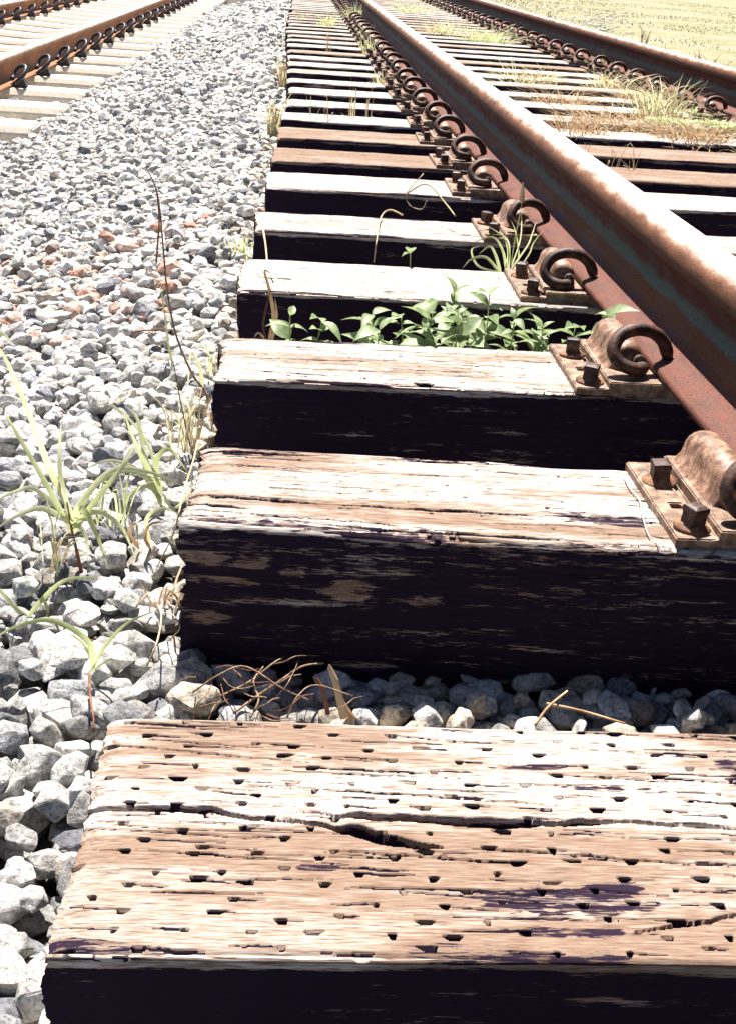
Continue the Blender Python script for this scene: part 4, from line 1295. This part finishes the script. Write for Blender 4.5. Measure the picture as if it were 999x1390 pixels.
# 8 weeds by the clips
bG = on_z(690, 400, -0.14); YG = 2.48
def Gp(pix): return plane_pts(pix, YG, [0.0 - 0.008 * i for i in range(len(pix))])
weed = grass_plant('grass_weed', Vector((bG.x + 0.01, YG, -0.14)), [
    (Gp([(690, 372), (705, 330), (708, 300), (706, 282)]), 0.004, GRASS_PALE), (Gp([(688, 372), (682, 340), (668, 322), (640, 330)]), 0.009, GRASS),
    (Gp([(690, 370), (715, 335), (722, 318), (728, 300)]), 0.005, GRASS_PALE), (Gp([(680, 372), (660, 350), (640, 352), (628, 364)]), 0.010, GRASS),
    (Gp([(690, 370), (690, 330), (676, 316), (660, 306)]), 0.007, GRASS_PALE), (Gp([(694, 372), (704, 350), (700, 316), (694, 300)]), 0.005, GRASS),
    (Gp([(684, 372), (650, 362), (640, 340), (652, 334)]), 0.008, GRASS), (Gp([(700, 372), (718, 345), (724, 330), (738, 312)]), 0.004, GRASS),
    (Gp([(680, 372), (672, 345), (664, 335), (650, 345)]), 0.010, GRASS), (Gp([(686, 368), (690, 345), (684, 322), (668, 318)]), 0.009, GRASS)],
    'green grassy weed with a pale seed head beside a ring clip', 'weed',
    stems=[(Gp([(692, 372), (698, 330), (706, 290), (709, 268)]), 0.0014, GRASS_PALE)])
bm = bmesh.new(); P = Gp([(708, 276), (709, 264), (710, 248)])
tube_bm(bm, catmull(rel(P, weed.location), 5), [0.002, .004, .005, .0055, .0055, .005, .0045, .0035, .0025, .0015, .0008], 7)
link('seed_head', bm_mesh('seed_head', bm, True), STRAW, weed)
for k, (x, y, Yv, h) in enumerate([(560, 352, 2.42, 0.035)]):
    seedling(Vector((at_Y(x, y, Yv).x, Yv, -0.15)), at_Y(x - 3, y - 8, Yv), 4, 'single dark green sprig in the black gap behind the bleached fourth sleeper', 77, 1.0, None)

TUFTS = [  # pixel, z, n, h, spread, width, mats, label, cat
    ((445, 30), -.15, 90, .16, .14, .007, [GRASS_PALE, GRASS], 'light green grass growing over the farthest sleepers left of the big rail'),
    ((482, 24), -.15, 110, .20, .16, .008, [GRASS, GRASS_PALE], 'bright green grass swallowing the farthest clips of the big rail'),
    ((503, 62), -.15, 70, .13, .09, .006, [GRASS, GRASS_PALE], 'yellow green weed creeping between the clips of the big rail'),
    ((520, 104), -.12, 70, .09, .08, .005, [GRASS_PALE, STRAW], 'straw yellow tuft beside the clips of the big rail, nearer than the green weed'),
    ((500, 45), -.13, 80, .12, .10, .006, [GRASS], 'dark green weed among the far clips of the big rail'),
    ((447, 62), -.15, 26, .22, .05, .005, [STRAW], 'thin upright straws between far sleepers left of the big rail'),
    ((478, 148), -.15, 16, .20, .04, .005, [STRAW, GRASS_PALE], 'few thin straws rising from the gap between sleepers left of the big rail'),
    ((500, 146), -.15, 16, .20, .04, .005, [STRAW], 'pair of thin pale straws nearer the clips, between sleepers'),
    ((447, 152), -.15, 10, .18, .03, .005, [STRAW], 'lone upright straw bundle near the sleeper ends'),
    ((430, 150), -.15, 10, .12, .06, .005, [STRAW], 'splayed dry straws near the left ends of the sleepers'),
    ((412, 20), -.15, 40, .12, .14, .007, [GRASS_PALE, STRAW], 'sparse straw grass at the far sleeper ends'),
    ((898, 150), -.13, 170, .22, .24, .009, [GRASS_PALE, STRAW], 'big pale yellow green grass clump beside the field side rail'),
    ((855, 158), -.13, 260, .10, .30, .006, [DRYGRASS, STRAW], 'wide orange brown mat of dead grass in the middle of the track'),
    ((940, 178), -.13, 200, .13, .20, .008, [DRYGRASS, STRAW], 'dead brown grass under the big pale clump'),
    ((790, 168), -.15, 90, .16, .16, .006, [STRAW, DRYGRASS], 'scattered straws between the rails, near the big rail'),
    ((760, 130), -.15, 130, .12, .22, .006, [STRAW, DRYGRASS], 'brown dead grass between the sleepers right of the big rail'),
    ((720, 100), -.15, 130, .12, .28, .007, [DRYGRASS, GRASS_PALE], 'mixed brown and green grass between the rails, further on'),
    ((870, 128), -.15, 140, .12, .22, .007, [DRYGRASS, STRAW], 'rust coloured dead grass near the field side clips'),
    ((830, 108), -.15, 110, .13, .2, .008, [STRAW, GRASS_PALE], 'pale straw grass near the field side clips, further on'),
    ((660, 50), -.15, 260, .15, .35, .008, [GRASS_PALE, GRASS], 'light green grass patch between the rails far along the track'),
    ((600, 40), -.15, 240, .15, .3, .008, [GRASS_PALE, STRAW], 'greenish straw grass right of the big rail far along the track'),
    ((560, 12), -.15, 150, .16, .4, .010, [GRASS, GRASS_PALE], 'farthest green grass between the two rusty rails'),
    ((668, 22), -.13, 130, .22, .25, .010, [GRASS, GRASS_PALE], 'tall green tuft leaning on the field side rail far along'),
    ((640, 8), -.13, 110, .2, .25, .010, [GRASS, GRASS_PALE], 'green tuft by the farthest clips of the field side rail'),
    ((715, 38), -.13, 80, .14, .16, .008, [GRASS], 'dark green weed between the clips of the field side rail'),
    ((820, 88), -.12, 80, .12, .12, .007, [FERN], 'deep green weed over a clip of the field side rail'),
    ((745, 30), -.12, 60, .2, .1, .008, [STRAW], 'upright dry straws against the field side rail'),
    ((792, 215), -.15, 16, .17, .05, .005, [STRAW], 'thin twiggy straws on the sleepers right of the big rail'),
    ((860, 216), -.15, 14, .16, .07, .005, [STRAW, DRYGRASS], 'few short straws sticking up between brown sleepers'),
    ((838, 200), -.15, 14, .15, .12, .005, [STRAW], 'short straws leaning over the gap nearer the field side rail')]
for k, ((x, y), z, n_, h, sp_, w_, mats, lab) in enumerate(TUFTS):
    pb = on_z(x, y, 0.03); pb.z = -0.08
    low = mats[0] is DRYGRASS or mats[0] is STRAW and n_ > 60
    tuft('grass_tuft', pb, int(n_ * ((1.9 if low else 1.3) if n_ > 30 else 0.6)), h * (0.62 if low else 0.75) + 0.085, sp_ * (1.25 if low else 1), w_ * 0.6, mats, lab, 'grass tuft', 300 + k, 'grass growing along the wooden track')

# fern-like weeds on the right
def fern(base, n, size, label, seed):
    Rr = random.Random(seed)
    r = empty('fern_weed', base); tag(r, label, 'fern', 'feathery weeds on the wooden track')
    for i in range(n):
        a = Rr.uniform(0, 6.28); L = size * Rr.uniform(.6, 1.1)
        V, Fq = [], []
        for j in range(11):
            t = (j + 1) / 12
            c = Vector((math.cos(a) * L * t, math.sin(a) * L * t, size * (0.9 * t - 0.75 * t * t)))
            for s in (-1, 1):
                d = Vector((-math.sin(a) * s + math.cos(a) * .5, math.cos(a) * s + math.sin(a) * .5, Rr.uniform(-.1, .5))).normalized() * L * 0.30 * (1 - t * .7)
                wv = Vector((math.cos(a), math.sin(a), 0.2)) * L * 0.028
                o = len(V); V += [c - wv, c + wv, c + d + wv * .5, c + d - wv * .2]; Fq.append((o, o + 1, o + 2, o + 3))
        me = mesh_np('frond', np.array([v[:] for v in V]), quads=np.array(Fq))
        link('frond', me, FERN if i % 3 else GRASS_PALE, r)
for k, (x, y, sz, lab) in enumerate([(905, 180, .16, 'feathery green weed at the left of the weeds lying on the brown sleeper'), (935, 184, .18, 'feathery green weed in the middle of those beside the field side rail'), (968, 186, .18, 'feathery green weed second from the picture edge on the sleepers'),
                                     (998, 188, .18, 'feathery green weed cut by the right picture edge'), (955, 165, .14, 'small feathery weed rising behind the other feathery ones')]):
    b = on_z(x, y, -0.02); fern(b, 16, sz, lab, 60 + k)

def dead_shrub(base, h, n, seed, label):
    Rr = random.Random(seed)
    r = empty('dead_weed', base); tag(r, label, 'dead weed')
    for i in range(n):
        a = Rr.uniform(-0.4, 1.2); bm = bmesh.new()
        tip = Vector((math.sin(a) * h * .9, Rr.uniform(-.2, .2) * h, math.cos(a) * h))
        P = catmull([Vector((0, 0, 0)), tip * 0.5 + Vector((0, 0, .02)), tip], 4); tube_bm(bm, P, [.0035 * (1 - .6 * j / len(P)) for j in range(len(P))], 5)
        for j in range(4):
            t = Rr.uniform(.5, .95); s = tip * t; e = s + Vector((Rr.uniform(-.04, .05), Rr.uniform(-.03, .03), Rr.uniform(.02, .06)))
            tube_bm(bm, [s, (s + e) / 2, e], [.002, .0016, .001], 4)
        link('stem', bm_mesh('stem', bm, True), TWIG if i % 2 else DRYGRASS, r)
dead_shrub(on_z(940, 138, 0.0), 0.22, 5, 3, 'dead branching weed standing against the field side rail near the picture edge')
dead_shrub(on_z(868, 88, 0.0), 0.22, 4, 8, 'smaller dead branching weed against the field side rail, further along')

# 9 twigs and roots in the first gap
def twig(pts, rad, label, mat=TWIG, name='dry_twig', cat='twig'):
    return strand(name, pts, rad, mat, label, cat)
def gp(x, y, z=-0.125): return on_z(x, y, z)
twig([gp(318, 968), gp(350, 945), gp(380, 925, -.115), gp(410, 905, -.115), gp(440, 900)], 0.0020, 'thickest grey twig lying over stones behind the nearest sleeper')
twig([gp(300, 945), gp(340, 925), gp(372, 900, -.11), gp(385, 893)], 0.0016, 'thin twig at the left of the gap behind the nearest sleeper')
twig([gp(262, 940, -.12), gp(300, 915, -.10), gp(335, 905, -.10), gp(385, 935, -.11), gp(420, 950)], 0.0013, 'wiry root looping across the stones behind the nearest sleeper')
twig([gp(390, 975, -.12), gp(405, 945, -.10), gp(430, 930, -.10), gp(480, 945, -.11)], 0.0013, 'thin arching root beside the broken wood splinters')
twig([gp(340, 975, -.12), gp(352, 950, -.11), gp(345, 925, -.11), gp(358, 905)], 0.0015, 'forked brown rootlet left of the broken wood splinters')
twig([gp(726, 985, -.115), gp(744, 960, -.105), gp(770, 938, -.10)], 0.0020, 'tan straw stub leaning between the stones in the right of the gap', DRYGRASS)
twig([gp(742, 955, -.11), gp(790, 965, -.105), gp(848, 982, -.10)], 0.0020, 'long tan straw lying over the stones in the right of the gap', DRYGRASS)
twig([gp(200, 905, -.12), gp(214, 872, -.10), gp(220, 838, -.10), gp(215, 820, -.11)], 0.0016, 'pale curved dry stem among the stones left of the thick sleeper', STRAW)
twig([gp(230, 870, -.12), gp(245, 852, -.10), gp(236, 835, -.10), gp(226, 832)], 0.0012, 'tiny curled rootlet by the lower corner of the thick sleeper', STRAW)
twig([gp(122, 915, -.12), gp(124, 950, -.11), gp(128, 975, -.11), gp(128, 990, -.115)], 0.0018, 'brown dry root hanging below the small arching seedling', REDSTEM)
def root_tangle():
    Rr = random.Random(12)
    base = gp(340, 945, -0.12)
    r = empty('root_tangle', base); tag(r, 'tangle of fine dry rootlets over the stones behind the nearest sleeper', 'roots')
    for i in range(18):
        x, y = Rr.uniform(265, 470), Rr.uniform(900, 972)
        a = Rr.uniform(-0.9, 0.9) + (math.pi if Rr.random() < .5 else 0); L = Rr.uniform(30, 80)
        P = []
        for k in range(5):
            P.append(on_z(x, y, -0.13 + 0.03 * math.sin(k * 0.8 + 0.3))); a += Rr.uniform(-.5, .5)
            x += math.cos(a) * L / 4; y = min(978, max(890, y + math.sin(a) * L / 4))
        bm = bmesh.new(); Q_ = catmull(rel(P, base), 3)
        tube_bm(bm, Q_, [.00065 * (1 - .5 * j / len(Q_)) * (1.6 if i < 4 else 1) for j in range(len(Q_))], 5)
        link('rootlet', bm_mesh('rootlet', bm, True), [TWIG, TWIG, REDSTEM][i % 3], r)
root_tangle()
def splinter(p0, p1, w, label, mat):
    bm = bmesh.new(); p0, p1 = Vector(p0), Vector(p1)
    d = p1 - p0; s = d.cross(Vector((0, 1, 0.2))).normalized(); u = d.cross(s).normalized()
    rings = []
    for t, k in ((0, 1), (.35, .9), (.7, .8), (.93, .55), (1.0, .12)):
        c = d * t + s * random.uniform(-.0015, .0015)
        rings.append([bm.verts.new(c + s * w * k * a + u * w * .45 * k * b) for a, b in ((-1, -1), (1, -.8), (.9, 1), (-.7, .8))])
    for a, b in zip(rings, rings[1:]):
        for k in range(4): bm.faces.new((a[k], a[(k + 1) % 4], b[(k + 1) % 4], b[k]))
    bm.faces.new(rings[0]); bm.faces.new(rings[-1])
    o = link('wood_splinter', bm_mesh('wood_splinter', bm), mat); o.location = p0
    tag(o, label, 'splinter', 'broken wood splinters in the first gap')
YW = gp(455, 965, -.14).y
splinter(at_Y(466, 975, YW), at_Y(449, 902, YW), 0.0042, 'upright pale topped wood splinter sticking out of the stones', STRAW)
splinter(at_Y(478, 976, YW + .01), at_Y(457, 935, YW + .01), 0.0034, 'red brown splinter leaning right of the upright pale one', DRYGRASS)
splinter(at_Y(446, 970, YW - .005), at_Y(430, 915, YW - .005), 0.0024, 'thin dark splinter left of the upright pale one', REDSTEM)

# ------------------------------------------------------------------ field
def field_grass():
    Rr = np.random.default_rng(5)
    n_ = 16000
    y = 2 + 34 * Rr.random(n_) ** 1.0
    x = 2.55 + (Rr.random(n_) ** 1.4) * (1.0 + y * 0.42)
    h = Rr.uniform(.006, .022, n_) * (0.5 + fbm(x * 1.3, y * 1.3, 77, 3)); a = Rr.uniform(0, 6.28, n_); w = Rr.uniform(.003, .006, n_) * (1 + y / 14)
    z = np.where(x < 3.4, gz(x), -0.12)
    dx, dy = np.cos(a), np.sin(a)
    A_ = np.stack([x - dx * w, y - dy * w, z - .005], -1); B_ = np.stack([x + dx * w, y + dy * w, z - .005], -1)
    C_ = np.stack([x + dy * h * .5, y - dx * h * .5, z + h], -1)
    V = np.stack([A_, B_, C_], 1).reshape(-1, 3)
    me = mesh_np('grass', V, tris=np.arange(n_ * 3).reshape(-1, 3), smooth=False)
    o = link('grass', me, FIELDGRASS)
    tag(o, 'short dry yellow green grass covering the field beyond the far rusty rail', 'grass', kind='stuff')
field_grass()
def pale_patch():
    Rr = np.random.default_rng(9)
    Vs, Fs = [], []; off = 0
    for i in range(160):
        c = on_z(Rr.normal(812, 22), np.clip(Rr.normal(30, 8), 8, 55), -0.10)
        V, Fc = SHAPES[(i % NVAR, 0)]
        Vs.append(V * np.array([1, 1, .3]) * Rr.uniform(.015, .04) + np.array(c[:])); Fs.append(Fc + off); off += len(V)
    me = mesh_np('pale_gravel', np.concatenate(Vs), tris=np.concatenate(Fs)); set_color(me, 'tint', np.full((off, 3), 1.25) * np.array([1.0, 0.96, 0.88]))
    o = link('pale_gravel', me, STONE_A); tag(o, 'pale stony patch in the grass field', 'gravel', kind='stuff')
pale_patch()

def bush(base, rad, seed, label):
    Rr = np.random.default_rng(seed)
    r = empty('bush', base); tag(r, label, 'bush', 'low bushes at the far side of the field')
    n_ = 1500
    u = Rr.normal(size=(n_, 3)); u /= np.linalg.norm(u, axis=1)[:, None]
    rr = Rr.random(n_) ** 0.4 * (0.75 + 0.5 * vnoise(u[:, 0] * 3 + 9, u[:, 1] * 3 + u[:, 2] * 2, seed))
    c = u * rr[:, None] * np.array([rad * 1.3, rad, rad * .8]) + np.array([0, 0, rad * .7])
    c[:, 2] = np.maximum(c[:, 2], 0.02)
    t = Rr.normal(size=(n_, 2, 3)) * rad * 0.07
    V = np.stack([c - t[:, 0], c + t[:, 1], c + t[:, 0], c - t[:, 1]], 1).reshape(-1, 3)
    me = mesh_np('foliage', V, quads=np.arange(n_ * 4).reshape(-1, 4), smooth=False)
    link('foliage', me, BUSH, r)['kind'] = 'stuff'
    for k in range(3):
        bm = bmesh.new(); a = k * 2.1
        tube_bm(bm, [Vector((0, 0, -.03)), Vector((math.cos(a) * rad * .3, math.sin(a) * rad * .3, rad * .4)), Vector((math.cos(a) * rad * .6, math.sin(a) * rad * .6, rad * .9))], [.03, .02, .01], 6)
        link('stem', bm_mesh('stem', bm, True), TWIG, r)
for k, (x, y, rd, lab) in enumerate([(920, -6, .5, 'low dark bush at the far side of the field, left one of three'), (962, -3, .5, 'low dark bush at the far side of the field, middle one of three'), (994, 0, .5, 'low dark bush at the far side of the field, nearest the right edge')]):
    bush(on_z(x, y, -0.12), rd, 40 + k, lab)
